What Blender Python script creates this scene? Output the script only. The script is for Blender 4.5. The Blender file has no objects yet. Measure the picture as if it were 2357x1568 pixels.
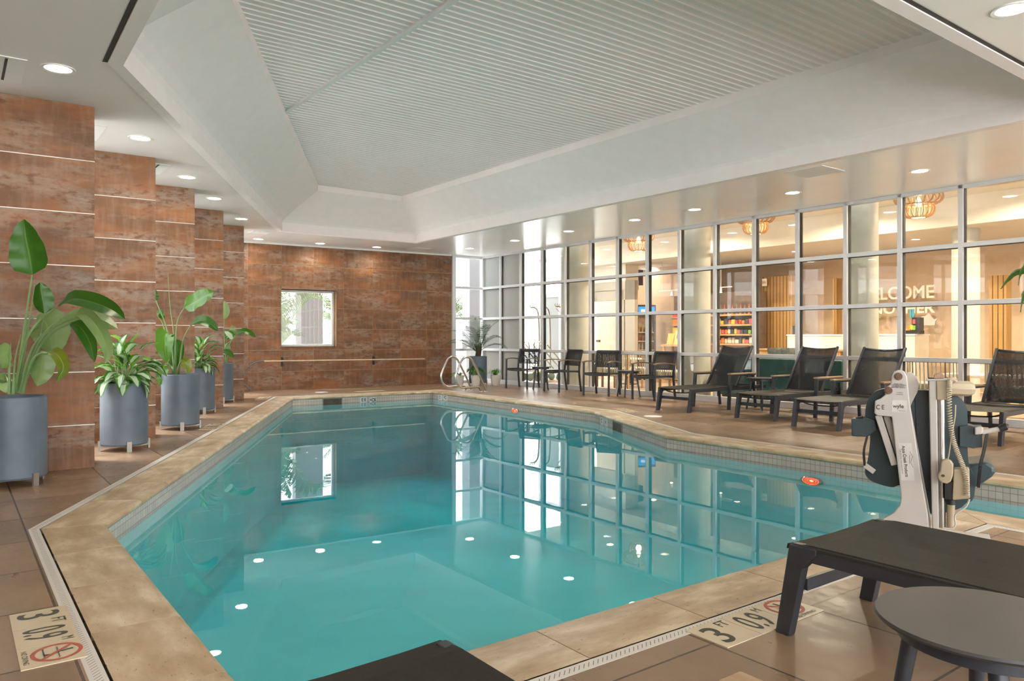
import bpy, bmesh, math, random
from mathutils import Vector, Matrix
from mathutils.geometry import tessellate_polygon
R=math.radians; PI=math.pi; rnd=random.Random(7)
C=bpy.context.scene.collection
F=1730.0; H=1.14; HX=775.8; ZC=3.152
A=Vector((-.73,18.95)); U=Vector((.5987,-.80097)); V=Vector((.80097,.5987)); TH=math.atan2(U.y,U.x)
def W(t,d,z=0): p=A+U*t+V*d; return Vector((p.x,p.y,z))
def PX(px,py,Y): return Vector(((px-1178.5)*Y/F, Y, H-(py-HX)*Y/F))      # point at depth Y seen at a measured spot
def G(px,py,z=0): Y=F*(H-z)/(py-HX); return Vector(((px-1178.5)*Y/F,Y,z))
def WT(px,d):                                                           # distance along the glass wall
    r=(px-1178.5)/F; a=A+V*d; return (r*a.y-a.x)/(U.x-r*U.y)
def WZ(px,py,d): q=W(WT(px,d),d); return H-(py-HX)*q.y/F
# ---------------------------------------------------------------- mesh builder
class MB:
    def __init__(s,xf=None): s.v=[]; s.f=[]; s.uv=[]; s.mi=[]; s.sm=[]; s.xf=xf
    def face(s,idx,uv=None,mi=0,sm=False): s.f.append(idx); s.uv.append(uv); s.mi.append(mi); s.sm.append(sm)
    def pts(s,ps):
        b=len(s.v)
        for p in ps:
            p=Vector(p) if len(p)==3 else Vector((p[0],p[1],0))
            s.v.append(s.xf@p if s.xf else p)
        return b
    def quad(s,ps,uv=None,mi=0,sm=False):
        b=s.pts(ps); s.face(list(range(b,b+len(ps))),uv,mi,sm); return s
    def box(s,c,d,rz=0,mi=0,uvo=None,m=None):
        cx,cy,cz=c; x,y,z=d[0]/2,d[1]/2,d[2]/2
        M=m if m else (Matrix.Translation(Vector(c))@Matrix.Rotation(rz,4,'Z'))
        L=[(-x,-y,-z),(x,-y,-z),(x,y,-z),(-x,y,-z),(-x,-y,z),(x,-y,z),(x,y,z),(-x,y,z)]
        b=s.pts([M@Vector(p) for p in L])
        for q in ((0,3,2,1),(4,5,6,7),(0,1,5,4),(1,2,6,5),(2,3,7,6),(3,0,4,7)):
            uv=None
            if uvo is not None:
                uv=[]
                for k in q:
                    p=L[k]; uv.append((p[0]+p[1]+uvo[0]+x,p[2]+uvo[1]+z))
            s.face([b+k for k in q],uv,mi)
        return s
    def bx(s,a,b,mi=0,uvo=None): return s.box([(a[i]+b[i])/2 for i in range(3)],[abs(b[i]-a[i]) for i in range(3)],0,mi,uvo)
    def bar(s,p,q,w,h,up=(0,0,1),mi=0):
        p=Vector(p);q=Vector(q);d=(q-p);L=d.length;y=d.normalized();x=y.cross(Vector(up))
        if x.length<1e-4: x=y.cross(Vector((1,0,0)))
        x.normalize();z=x.cross(y)
        M=Matrix(((x.x,y.x,z.x,(p.x+q.x)/2),(x.y,y.y,z.y,(p.y+q.y)/2),(x.z,y.z,z.z,(p.z+q.z)/2),(0,0,0,1)))
        return s.box((0,0,0),(w,L,h),0,mi,None,M)
    def tube(s,ps,r,n=8,closed=False,mi=0,caps=True):
        ps=[Vector(p) for p in ps]; m=len(ps); rs=r if isinstance(r,(list,tuple)) else [r]*m
        t=[]
        for i in range(m):
            a=ps[i-1] if (i>0 or closed) else ps[i]; c=ps[(i+1)%m] if (i<m-1 or closed) else ps[i]
            d=c-a; t.append(d.normalized() if d.length>1e-9 else Vector((0,0,1)))
        up=Vector((0,0,1)) if abs(t[0].z)<.9 else Vector((1,0,0))
        x=(up-t[0]*up.dot(t[0])).normalized(); b=len(s.v)
        for i in range(m):
            x=(x-t[i]*x.dot(t[i])); x=x.normalized() if x.length>1e-6 else t[i].orthogonal().normalized()
            y=t[i].cross(x)
            s.pts([ps[i]+(x*math.cos(2*PI*k/n)+y*math.sin(2*PI*k/n))*rs[i] for k in range(n)])
        for i in range(m if closed else m-1):
            for k in range(n):
                a0=b+i*n; a1=b+((i+1)%m)*n
                s.face([a0+k,a0+(k+1)%n,a1+(k+1)%n,a1+k],None,mi,True)
        if caps and not closed:
            s.face([b+k for k in range(n)][::-1],None,mi); s.face([b+(m-1)*n+k for k in range(n)],None,mi)
        return s
    def lathe(s,prof,n=28,c=(0,0,0),mi=0,sm=True,cap=True):
        b=len(s.v); c=Vector(c); m=len(prof)
        for r,z in prof: s.pts([c+Vector((r*math.cos(2*PI*k/n),r*math.sin(2*PI*k/n),z)) for k in range(n)])
        for i in range(m-1):
            for k in range(n): s.face([b+i*n+k,b+i*n+(k+1)%n,b+(i+1)*n+(k+1)%n,b+(i+1)*n+k],[(k/n,prof[i][1]),((k+1)/n,prof[i][1]),((k+1)/n,prof[i+1][1]),(k/n,prof[i+1][1])],mi,sm)
        if cap and prof[0][0]>1e-4: s.face([b+k for k in range(n)][::-1],None,mi)
        if cap and prof[-1][0]>1e-4: s.face([b+(m-1)*n+k for k in range(n)],None,mi)
        return s
    def prism(s,poly,off,mi=0,top=True,bot=True):
        n=len(poly); off=Vector(off); b=s.pts(poly); s.pts([Vector(p)+off for p in poly])
        T=tessellate_polygon([[Vector(p) for p in poly]])
        for t in T:
            if bot: s.face([b+k for k in t],None,mi)
            if top: s.face([b+n+k for k in t][::-1],None,mi)
        for k in range(n): s.face([b+k,b+(k+1)%n,b+n+(k+1)%n,b+n+k],None,mi)
        return s
    def flat(s,outer,holes,z,uvf=None,mi=0):
        loops=[[Vector((p[0],p[1],0)) for p in l] for l in [outer]+holes]; al=[p for l in loops for p in l]
        b=s.pts([(p.x,p.y,z) for p in al])
        for t in tessellate_polygon(loops):
            s.face([b+k for k in t],[uvf(al[k]) for k in t] if uvf else None,mi)
        return s
    def build(s,name,mat,parent=None,bev=0,fix=True,kind=None):
        me=bpy.data.meshes.new(name); me.from_pydata([tuple(v) for v in s.v],[],s.f)
        for m in (mat if isinstance(mat,(list,tuple)) else [mat]): me.materials.append(m)
        me.polygons.foreach_set('material_index',s.mi); me.polygons.foreach_set('use_smooth',s.sm)
        if any(u is not None for u in s.uv):
            ul=me.uv_layers.new(name='UVMap'); fl=[]
            for f,u in zip(s.f,s.uv):
                for k in range(len(f)): fl+= list(u[k]) if u else (0,0)
            ul.data.foreach_set('uv',fl)
        if fix:
            bm=bmesh.new(); bm.from_mesh(me); bmesh.ops.recalc_face_normals(bm,faces=bm.faces); bm.to_mesh(me); bm.free()
        if any(s.sm): me.set_sharp_from_angle(angle=R(38))
        o=bpy.data.objects.new(name,me); C.objects.link(o)
        if parent: o.parent=parent
        if bev:
            m=o.modifiers.new('b','BEVEL'); m.width=bev; m.segments=2; m.limit_method='ANGLE'; m.angle_limit=R(40)
        if kind: o['kind']=kind
        return o
def tag(o,label,cat,group=None,kind=None):
    o['label']=label; o['category']=cat
    if group: o['group']=group
    if kind: o['kind']=kind
    return o
def T(name,label,cat,loc=(0,0,0),rz=0,group=None):
    o=bpy.data.objects.new(name,None); C.objects.link(o); o.empty_display_size=.1
    o.location=loc; o.rotation_euler=(0,0,rz); return tag(o,label,cat,group)
def dup(o,loc,rz,label,group=None):
    def cp(x,par):
        c=x.copy(); C.objects.link(c); c.parent=par
        for ch in [k for k in KIDS.get(x.name,[])]: cp(ch,c)
        return c
    KIDS={}
    for k in C.objects:
        if k.parent: KIDS.setdefault(k.parent.name,[]).append(k)
    r=cp(o,None); r.location=loc; r.rotation_euler=(0,0,rz); r['label']=label
    if group: r['group']=group
    return r
def S(o,label=None):
    o['kind']='structure'
    if label: o['label']=label
    return o
def bez(p,n=10):
    # Catmull-Rom through control points
    p=[Vector(q) for q in p]; out=[]; q=[p[0]*2-p[1]]+p+[p[-1]*2-p[-2]]
    for i in range(1,len(q)-2):
        for k in range(n):
            t=k/n; a,b,c,d=q[i-1],q[i],q[i+1],q[i+2]
            out.append(.5*((2*b)+(c-a)*t+(2*a-5*b+4*c-d)*t*t+(3*b-a-3*c+d)*t**3))
    out.append(p[-1]); return out
def text(name,body,size,M,mat,parent,ext=.0005,sx=1,bold=0,kind=None):
    cu=bpy.data.curves.new(name,'FONT'); cu.body=body; cu.size=size; cu.extrude=ext; cu.align_x='CENTER'; cu.align_y='CENTER'; cu.offset=bold
    t=bpy.data.objects.new(name,cu); C.objects.link(t); bpy.context.view_layer.update()
    me=bpy.data.meshes.new_from_object(t.evaluated_get(bpy.context.evaluated_depsgraph_get()))
    bpy.data.objects.remove(t); bpy.data.curves.remove(cu)
    me.transform(M@Matrix.Diagonal((sx,1,1,1))); me.materials.clear(); me.materials.append(mat)
    o=bpy.data.objects.new(name,me); C.objects.link(o)
    if parent: o.parent=parent
    return o
def FR(o,x,y): # matrix with given origin, x axis (right), y axis (up of lettering)
    x=Vector(x).normalized(); y=Vector(y); y=(y-x*y.dot(x)).normalized(); z=x.cross(y); o=Vector(o)
    return Matrix(((x.x,y.x,z.x,o.x),(x.y,y.y,z.y,o.y),(x.z,y.z,z.z,o.z),(0,0,0,1)))
# ---------------------------------------------------------------- materials
def mat0(name):
    m=bpy.data.materials.new(name); m.use_nodes=True; nt=m.node_tree; return m,nt,nt.nodes,nt.links,nt.nodes['Principled BSDF']
def noise(nt,vec,scale,detail=4,rough=.55,vs=None,off=(0,0,0)):
    n=nt.nodes; mp=n.new('ShaderNodeMapping'); nt.links.new(vec,mp.inputs[0]); mp.inputs['Scale'].default_value=vs or (1,1,1); mp.inputs['Location'].default_value=off
    x=n.new('ShaderNodeTexNoise'); nt.links.new(mp.outputs[0],x.inputs['Vector']); x.inputs['Scale'].default_value=scale; x.inputs['Detail'].default_value=detail; x.inputs['Roughness'].default_value=rough
    return x.outputs['Fac']
def ramp(nt,fac,stops):
    r=nt.nodes.new('ShaderNodeValToRGB'); nt.links.new(fac,r.inputs[0]); e=r.color_ramp.elements
    while len(e)<len(stops): e.new(.5)
    for k,(p,c) in enumerate(stops): e[k].position=p; e[k].color=(c,c,c,1) if isinstance(c,(int,float)) else (*c,1)
    return r.outputs[0]
def mix(nt,fac,a,b,mode='MIX'):
    x=nt.nodes.new('ShaderNodeMix'); x.data_type='RGBA'; x.blend_type=mode
    for s,val in ((x.inputs[0],fac),(x.inputs[6],a),(x.inputs[7],b)):
        if isinstance(val,(int,float)): s.default_value=val
        elif isinstance(val,(tuple,list)): s.default_value=(*val,1)
        else: nt.links.new(val,s)
    return x.outputs[2]
def math_(nt,op,a,b=None):
    x=nt.nodes.new('ShaderNodeMath'); x.operation=op
    for s,val in ((x.inputs[0],a),(x.inputs[1],b)):
        if val is None: continue
        if isinstance(val,(int,float)): s.default_value=val
        else: nt.links.new(val,s)
    return x.outputs[0]
def tc(nt,k='Object'): return nt.nodes.new('ShaderNodeTexCoord').outputs[k]
def bump(nt,p,h,st=.2,dist=.01):
    b=nt.nodes.new('ShaderNodeBump'); b.inputs['Strength'].default_value=st; b.inputs['Distance'].default_value=dist; nt.links.new(h,b.inputs['Height']); nt.links.new(b.outputs[0],p.inputs['Normal'])
def P(name,col,rough=.5,metal=0,var=.12,sc=6,bmp=0,spec=.5,alpha=1,vs=None,coat=0):
    m,nt,n,l,p=mat0(name); f=noise(nt,tc(nt),sc,2,.6,vs)
    lo=tuple(c*(1-var) for c in col); hi=tuple(min(1,c*(1+var)) for c in col)
    l.new(ramp(nt,f,[(.3,lo),(.7,hi)]),p.inputs['Base Color']); p.inputs['Roughness'].default_value=rough; p.inputs['Metallic'].default_value=metal
    p.inputs['Specular IOR Level'].default_value=spec; p.inputs['Alpha'].default_value=alpha; p.inputs['Coat Weight'].default_value=coat
    if bmp: bump(nt,p,noise(nt,tc(nt),sc*12,3),bmp)
    return m
def E(name,col,st,rough=.4):
    m,nt,n,l,p=mat0(name); p.inputs['Base Color'].default_value=(*[min(1,c) for c in col],1); p.inputs['Emission Color'].default_value=(*col,1); p.inputs['Emission Strength'].default_value=st; return m
def glass(name,tint=(.97,.985,.98),refl=.96,f0=.045,frost=0,bmp=0):
    m,nt,n,l,p=mat0(name); out=n['Material Output']; n.remove(p)
    lw=n.new('ShaderNodeLayerWeight'); lw.inputs[0].default_value=.5
    fr=math_(nt,'ADD',math_(nt,'MULTIPLY',math_(nt,'POWER',lw.outputs['Facing'],5.0),refl-f0),f0)
    tr=n.new('ShaderNodeBsdfTransparent'); tr.inputs[0].default_value=(*tint,1)
    gl=n.new('ShaderNodeBsdfGlossy'); gl.inputs['Roughness'].default_value=0.0 if not frost else .15
    base=tr.outputs[0]
    if frost:
        tl=n.new('ShaderNodeBsdfTranslucent'); tl.inputs[0].default_value=(.44,.46,.455,1); df=n.new('ShaderNodeBsdfDiffuse'); df.inputs[0].default_value=(.5,.5,.5,1)
        a=n.new('ShaderNodeMixShader'); a.inputs[0].default_value=frost; l.new(tr.outputs[0],a.inputs[1]); l.new(tl.outputs[0],a.inputs[2])
        b2=n.new('ShaderNodeMixShader'); b2.inputs[0].default_value=.12; l.new(a.outputs[0],b2.inputs[1]); l.new(df.outputs[0],b2.inputs[2]); base=b2.outputs[0]
    mx=n.new('ShaderNodeMixShader'); l.new(fr,mx.inputs[0]); l.new(base,mx.inputs[1]); l.new(gl.outputs[0],mx.inputs[2]); l.new(mx.outputs[0],out.inputs['Surface'])
    if bmp:
        b=n.new('ShaderNodeBump'); b.inputs['Strength'].default_value=bmp; b.inputs['Distance'].default_value=.02
        l.new(noise(nt,tc(nt),2.2,2,.4),b.inputs['Height']); l.new(b.outputs[0],gl.inputs['Normal'])
    return m
def rust(name):
    m,nt,n,l,p=mat0(name); uv=tc(nt,'UV')
    f1=noise(nt,uv,1,5,.62,(1.1,3.6,1)); f2=noise(nt,uv,1,5,.62,(1.0,3.8,1),(7,3,0)); f3=noise(nt,uv,1,3,.6,(16,2.2,1),(1,9,0)); f4=noise(nt,uv,1,5,.68,(8,17,1),(4,4,0)); f5=noise(nt,uv,.55,2,.5,(1,1,1),(11,2,0))
    base=ramp(nt,f1,[(.3,(.105,.047,.022)),(.45,(.185,.078,.032)),(.58,(.28,.108,.037)),(.72,(.37,.145,.048))])
    base=mix(nt,ramp(nt,f5,[(.35,0),(.65,.75)]),base,mix(nt,.6,base,(.16,.088,.05)))
    base=mix(nt,ramp(nt,f3,[(.45,0),(.75,.4)]),base,(.33,.22,.15))
    g=math_(nt,'MULTIPLY',ramp(nt,f2,[(.46,0),(.64,1)]),ramp(nt,f4,[(.38,0),(.56,1)]))
    base=mix(nt,math_(nt,'MULTIPLY',g,.72),base,(.34,.27,.215))
    d=math_(nt,'MULTIPLY',ramp(nt,f2,[(.44,0),(.52,1),(.68,1),(.76,0)]),ramp(nt,f4,[(.38,.4),(.44,0)]))
    base=mix(nt,d,base,(.055,.026,.014))
    l.new(base,p.inputs['Base Color']); p.inputs['Roughness'].default_value=.36; l.new(ramp(nt,f4,[(.3,.38),(.7,.56)]),p.inputs['Roughness']); p.inputs['Specular IOR Level'].default_value=.3 ; return m
def deck(name):
    m,nt,n,l,p=mat0(name); uv=tc(nt,'UV'); mp=n.new('ShaderNodeMapping'); l.new(uv,mp.inputs[0]); mp.inputs['Location'].default_value=(4.34+.637*40,-.355+.637*40,0)
    b=n.new('ShaderNodeTexBrick'); l.new(mp.outputs[0],b.inputs['Vector']); b.offset=0; b.squash=1
    for k,v in (('Scale',1),('Mortar Size',.0055),('Mortar Smooth',.15),('Bias',0),('Brick Width',.637),('Row Height',.637)): b.inputs[k].default_value=v
    b.inputs['Color1'].default_value=(.175,.113,.068,1); b.inputs['Color2'].default_value=(.262,.176,.112,1); b.inputs['Mortar'].default_value=(.055,.032,.018,1)
    f=noise(nt,uv,1.6,5,.65); f2=noise(nt,uv,5,4,.7,(1,2.2,1))
    c=mix(nt,.55,b.outputs['Color'],ramp(nt,f,[(.3,(.45,.45,.45)),(.72,(.95,.9,.85))]),'OVERLAY')
    c=mix(nt,ramp(nt,f2,[(.5,0),(.75,.35)]),c,(.32,.225,.155))
    l.new(c,p.inputs['Base Color']); l.new(ramp(nt,f2,[(.3,.26),(.7,.42)]),p.inputs['Roughness'])
    bump(nt,p,math_(nt,'ADD',math_(nt,'MULTIPLY',b.outputs['Fac'],-1.0),math_(nt,'MULTIPLY',f2,.15)),.5,.004); return m
def mosaic(name):
    m,nt,n,l,p=mat0(name); uv=tc(nt,'UV'); b=n.new('ShaderNodeTexBrick'); l.new(uv,b.inputs['Vector']); b.offset=0
    for k,v in (('Scale',1),('Mortar Size',.002),('Brick Width',.052),('Row Height',.052)): b.inputs[k].default_value=v
    b.inputs['Color1'].default_value=(.50,.41,.36,1); b.inputs['Color2'].default_value=(.57,.48,.42,1); b.inputs['Mortar'].default_value=(.27,.205,.18,1)
    l.new(b.outputs['Color'],p.inputs['Base Color']); p.inputs['Roughness'].default_value=.25; return m
def traver(name):
    m,nt,n,l,p=mat0(name); uv=tc(nt,'UV'); f=noise(nt,uv,3,6,.6,(1,2.5,1)); f2=noise(nt,uv,24,4,.7,(1,2.8,1)); f3=noise(nt,uv,1.1,3,.5)
    c=ramp(nt,f,[(.32,(.36,.25,.14)),(.5,(.52,.40,.255)),(.66,(.72,.62,.46))])
    c=mix(nt,ramp(nt,f3,[(.4,0),(.7,.5)]),c,(.40,.26,.125))
    c=mix(nt,ramp(nt,f2,[(.32,.85),(.37,0)]),c,(.10,.06,.033))
    l.new(c,p.inputs['Base Color']); p.inputs['Roughness'].default_value=.42; bump(nt,p,f2,.25,.003); return m
def grate(name):
    m,nt,n,l,p=mat0(name); uv=tc(nt,'UV'); sp=n.new('ShaderNodeSeparateXYZ'); l.new(uv,sp.inputs[0])
    x=math_(nt,'MODULO',sp.outputs[0],.022); a=math_(nt,'LESS_THAN',x,.0035); b=math_(nt,'MULTIPLY',math_(nt,'GREATER_THAN',sp.outputs[1],.016),math_(nt,'LESS_THAN',sp.outputs[1],.044))
    l.new(mix(nt,math_(nt,'MULTIPLY',a,b),(.66,.63,.58),(.1,.09,.08)),p.inputs['Base Color']); p.inputs['Roughness'].default_value=.5; return m
def leafm(name,c0,c1,rib=(.35,.5,.18),silver=0,nv=38):
    m,nt,n,l,p=mat0(name); out=n['Material Output']; uv=tc(nt,'UV'); sp=n.new('ShaderNodeSeparateXYZ'); l.new(uv,sp.inputs[0])
    a=math_(nt,'ABSOLUTE',math_(nt,'SUBTRACT',sp.outputs[0],.5)); w=math_(nt,'SINE',math_(nt,'MULTIPLY',math_(nt,'SUBTRACT',sp.outputs[1],math_(nt,'MULTIPLY',a,.35)),nv*6.28))
    f=noise(nt,tc(nt),5,4)
    c=mix(nt,ramp(nt,f,[(.3,0),(.7,1)]),c0,c1); c=mix(nt,math_(nt,'MULTIPLY',math_(nt,'ADD',w,1),.08),c,tuple(k*.45 for k in c0))
    if silver:
        g=math_(nt,'ADD',math_(nt,'MULTIPLY',a,1.7),math_(nt,'MULTIPLY',noise(nt,uv,9,5,.7,(1,.5,1)),.55))
        c=mix(nt,math_(nt,'MULTIPLY',ramp(nt,g,[(.62,1),(.74,0)]),silver),c,(.62,.72,.55))
    c=mix(nt,ramp(nt,a,[(.012,.8),(.03,0)]),c,rib)
    l.new(c,p.inputs['Base Color']); p.inputs['Roughness'].default_value=.32
    tl=n.new('ShaderNodeBsdfTranslucent'); l.new(mix(nt,.5,c,(.25,.5,.02)),tl.inputs[0]); mx=n.new('ShaderNodeMixShader'); mx.inputs[0].default_value=.2
    l.new(p.outputs[0],mx.inputs[1]); l.new(tl.outputs[0],mx.inputs[2]); l.new(mx.outputs[0],out.inputs['Surface']); return m
def wood(name,a,b,vs=(1,1,14),rough=.45):
    m,nt,n,l,p=mat0(name); f=noise(nt,tc(nt),2.5,6,.6,vs); l.new(ramp(nt,f,[(.3,a),(.7,b)]),p.inputs['Base Color']); p.inputs['Roughness'].default_value=rough; return m
def slats(name,a,b,pitch,axis=0):
    m,nt,n,l,p=mat0(name); sp=n.new('ShaderNodeSeparateXYZ'); l.new(tc(nt),sp.inputs[0]); x=math_(nt,'MODULO',math_(nt,'ADD',sp.outputs[axis],50.0),pitch)
    f=noise(nt,tc(nt),3,4,.6,(6,6,.6)); c=mix(nt,ramp(nt,f,[(.3,0),(.7,1)]),a,b)
    l.new(mix(nt,math_(nt,'LESS_THAN',x,pitch*.22),c,tuple(k*.3 for k in a)),p.inputs['Base Color']); p.inputs['Roughness'].default_value=.5; return m
def sling(name,col,alpha):
    m,nt,n,l,p=mat0(name); f=noise(nt,tc(nt),60,2); l.new(ramp(nt,f,[(.3,tuple(c*.8 for c in col)),(.7,tuple(c*1.2 for c in col))]),p.inputs['Base Color'])
    p.inputs['Roughness'].default_value=.6; p.inputs['Specular IOR Level'].default_value=.25; p.inputs['Alpha'].default_value=alpha; return m
m_rust=rust('rust porcelain'); m_deck=deck('deck stone'); m_mos=mosaic('waterline mosaic'); m_trav=traver('travertine'); m_grate=grate('grate plastic')
m_grout=P('tan grout',(.42,.25,.12),.8); m_joint=P('pale metal strip',(.62,.57,.53),.35,.3); m_white=P('white paint',(.82,.815,.80),.5,0,.02); m_ceil=P('satin ceiling paint',(.88,.87,.86),.26,0,.025,1.2,0,.55)
m_cove=P('cove paint',(.92,.835,.815),.6,0,.02); m_alu=P('white aluminium',(.68,.695,.71),.3,.15,.03); m_gasket=P('black gasket',(.03,.028,.025),.6)
m_glass=glass('clear glass'); m_frost=glass('frosted glass',(.9,.93,.95),.9,.04,.982); m_pane2=glass('outer window glass',(.97,.98,.98),.9,.03)
m_slate=P('slate grey planter',(.115,.15,.195),.42,0,.2,3.5,.05); m_steel2=P('dull steel feet',(.30,.28,.25),.4,.6); m_soil=P('potting soil',(.03,.02,.014),.9,0,.5,30,.5)
m_char=P('charcoal aluminium',(.046,.052,.064),.33,.3,.15,8); m_black=P('black rubber',(.012,.012,.013),.5); m_armw=wood('arm slat',(.13,.085,.05),(.2,.14,.085),(14,1,14))
m_arml=wood('lounger arm slat',(.30,.205,.12),(.40,.285,.17),(14,1,14)); m_sling=sling('charcoal sling',(.013,.0145,.018),.91); m_seat=sling('seat sling',(.022,.0205,.016),1.0); m_top=P('table top laminate',(.04,.041,.043),.36,0,.2,3)
m_chrome=P('brushed stainless',(.66,.63,.6),.16,1,.04); m_lens=E('lamp lens',(1,.95,.86),5); m_trimr=P('lamp trim',(.8,.8,.78),.4)
m_stalk=P('leaf stalk',(.20,.32,.12),.45,0,.25,4); m_bark=P('palm base fibre',(.10,.06,.035),.9,0,.4,20,.4); m_wpot=P('white glazed pot',(.68,.67,.63),.25,0,.03)
m_bop=leafm('glossy dark leaf',(.018,.095,.006),(.035,.155,.012),(.16,.28,.07)); m_bopl=leafm('light green leaf',(.065,.21,.015),(.11,.30,.025),(.25,.42,.1)); m_bopp=leafm('pale leaf underside',(.21,.32,.11),(.29,.40,.17),(.28,.4,.14)); m_bopy=leafm('yellowing leaf',(.25,.27,.02),(.10,.18,.015))
m_agl=leafm('silver splashed leaf',(.02,.13,.008),(.05,.22,.015),(.4,.52,.25),.85,10); m_agl2=leafm('bright lime leaf',(.13,.40,.015),(.22,.5,.03),(.4,.58,.15),.2,10); m_palm=P('palm leaflets',(.05,.11,.035),.5,0,.4,6); m_palml=P('outdoor palm leaflets',(.10,.155,.055),.55,0,.3,5)
m_lift=P('ivory powder coat',(.50,.475,.44),.38,0,.05,4); m_beige=P('beige plastic',(.40,.34,.235),.45,0,.05); m_teal=P('dark teal plastic',(.03,.054,.062),.42,0,.12,5); m_bolt=P('rusty bolt',(.16,.10,.07),.45,.6,.4,30); m_ink=P('dark ink',(.04,.035,.03),.6); m_paper=P('label paper',(.6,.58,.55),.5)
m_red=P('red ink',(.48,.09,.05),.5); m_mtile=P('cream marker tile',(.62,.53,.37),.35,0,.06); m_mink=P('olive black ink',(.05,.05,.03),.5)
# ---------------------------------------------------------------- plan
v2=lambda x,y: Vector((x,y))
P1=v2(-2.48,4.6); P2=v2(-4.1,14.107); P3=v2(-1.671,15.752); P4=v2(1.25,11.45); P5=v2(1.777,8.727)
P6=P5+U*6; P7=P6-V*1.25; APX=v2(2.97,5.06); P7=APX+U*(P7-APX).dot(U); NN=v2(-.77,2.314)
POOL=[P1,P2,P3,P4,P5,P6,P7,APX,NN]
def area(p): return .5*sum(p[i-1].x*p[i].y-p[i].x*p[i-1].y for i in range(len(p)))
def enorm(p,i): # outward normal of edge i -> i+1
    d=(p[(i+1)%len(p)]-p[i]).normalized(); n=v2(d.y,-d.x); return n if area(p)>0 else -n
def offset(p,o):
    r=[]
    for i in range(len(p)):
        n0=enorm(p,i-1); n1=enorm(p,i); m=(n0+n1).normalized(); r.append(p[i]+m*(o/m.dot(n1)))
    return r
uvw=lambda p:(p.x*U.x+p.y*U.y, p.x*V.x+p.y*V.y)
B0=v2(-5.617,15.76); B1=v2(-1.483,18.4); BD=(B1-B0).normalized(); BN=v2(-BD.y,BD.x)
GL0=v2(-4.78,6.57); GD=v2(-.1713,.9852)
def isect(p,d,q,e):
    k=((q.x-p.x)*e.y-(q.y-p.y)*e.x)/(d.x*e.y-d.y*e.x); return p+d*k
BL=isect(B0,BD,GL0,GD); GN=isect(GL0,GD,U*4,V); WN=A+U*19.6
ROOM=[BL,B1,A,WN,GN]
# floor, coping, drain, basin, water
dr_o=offset(POOL,.40)
S(MB().flat(ROOM,[dr_o],0,uvw).build('floor',m_deck),'brown square stone tiles of the pool deck')
prof=[(.335,0),(.034,0),(.014,-.006),(.002,-.02),(.002,-.034),(.012,-.046),(.03,-.052),(.335,-.052)]
def coping():
    mb=MB(); L=[offset(POOL,o) for o,z in prof]; ph=[.0,.45,.3,.5,.2,.5,.2,.23,.0]; ph[8]=0
    n=len(POOL)
    for i in range(n):
        a=POOL[i]; b=POOL[(i+1)%n]; d=(b-a).normalized(); nn=enorm(POOL,i); ln=(b-a).length
        off={0:.05,1:.5,2:.48,3:.3,4:.55,5:.3,6:.4,7:(ln-.409)%.642,8:(ln-.59)%.645}[i]
        cuts=[off+.642*k for k in range(60) if .12<off+.642*k<ln-.12]
        ss=[None]+cuts+[None]
        for k in range(len(ss)-1):
            uo=rnd.uniform(0,50); vo=rnd.uniform(0,50)
            def ring(s,end,g):
                out=[]
                for j,(o,z) in enumerate(prof):
                    if s is None: q=L[j][i] if end==0 else L[j][(i+1)%n]; q=q+d*(g)
                    else: q=a+d*(s+g)+nn*o
                    out.append((q.x,q.y,z))
                return out
            r0=ring(ss[k],0,.0025); r1=ring(ss[k+1],1,-.0025); m=len(prof); bi=mb.pts(r0); mb.pts(r1)
            s0=(Vector(r0[0][:2])-a).dot(d); s1=(Vector(r1[0][:2])-a).dot(d); acc=0
            for j in range(m-1):
                seg=math.hypot(prof[j+1][0]-prof[j][0],prof[j+1][1]-prof[j][1])
                mb.face([bi+j,bi+j+1,bi+m+j+1,bi+m+j],[(uo+s0,vo+acc),(uo+s0,vo+acc+seg),(uo+s1,vo+acc+seg),(uo+s1,vo+acc)],0,0<j<m-2); acc+=seg
            mb.face([bi+j for j in range(m)],None,0); mb.face([bi+m+j for j in range(m)],None,0)
    return mb
o=S(coping().build('trim_1',m_trav),'cream travertine coping stones around the pool')
b=MB(); n=len(POOL); li=offset(POOL,.345); lo=dr_o; lg=offset(POOL,.335)
for i in range(n):
    j=(i+1)%n; ln=(li[j]-li[i]).length; 
    b.quad([(*li[i],.001),(*li[j],.001),(*lo[j],.001),(*lo[i],.001)],[(0,0),(ln,0),(ln,.06),(0,.06)])
    b.quad([(*lo[i],.001),(*lo[j],.001),(*lo[j],-.03),(*lo[i],-.03)]); b.quad([(*li[i],.001),(*li[j],.001),(*li[j],-.03),(*li[i],-.03)])
S(b.build('trim_2',m_grate),'white slotted drain grate around the coping')
S(MB().flat(offset(POOL,.44),[offset(POOL,.30)],-.03).build('trim_3',P('drain bed grout',(.14,.10,.055),.9,0,.4,20)),'dark grout bed under the drain grate')
def depth(p):  # floor of the pool falls away from the near end
    s=(p-NN).dot(v2(-.25,.97)); return -.95-max(0,min(1,(s-4)/7))*.75
m_plas=P('pool plaster',(.37,.71,.75),.7,0,.05,1.5)
bw=offset(POOL,.022); b=MB()
for i in range(n):
    j=(i+1)%n; p,q=bw[i],bw[j]; ln=(q-p).length; zp,zq=depth(p),depth(q)
    b.quad([(*p,-.03),(*q,-.03),(*q,-.178),(*p,-.178)],[(0,.0),(ln,.0),(ln,-.126),(0,-.126)],0)
    b.quad([(*p,-.178),(*q,-.178),(*q,zq),(*p,zp)],None,1)
k=b.pts([(*p,depth(p)) for p in bw])
for t in tessellate_polygon([[Vector((*p,0)) for p in bw]]): b.face([k+x for x in t],None,1)
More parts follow.
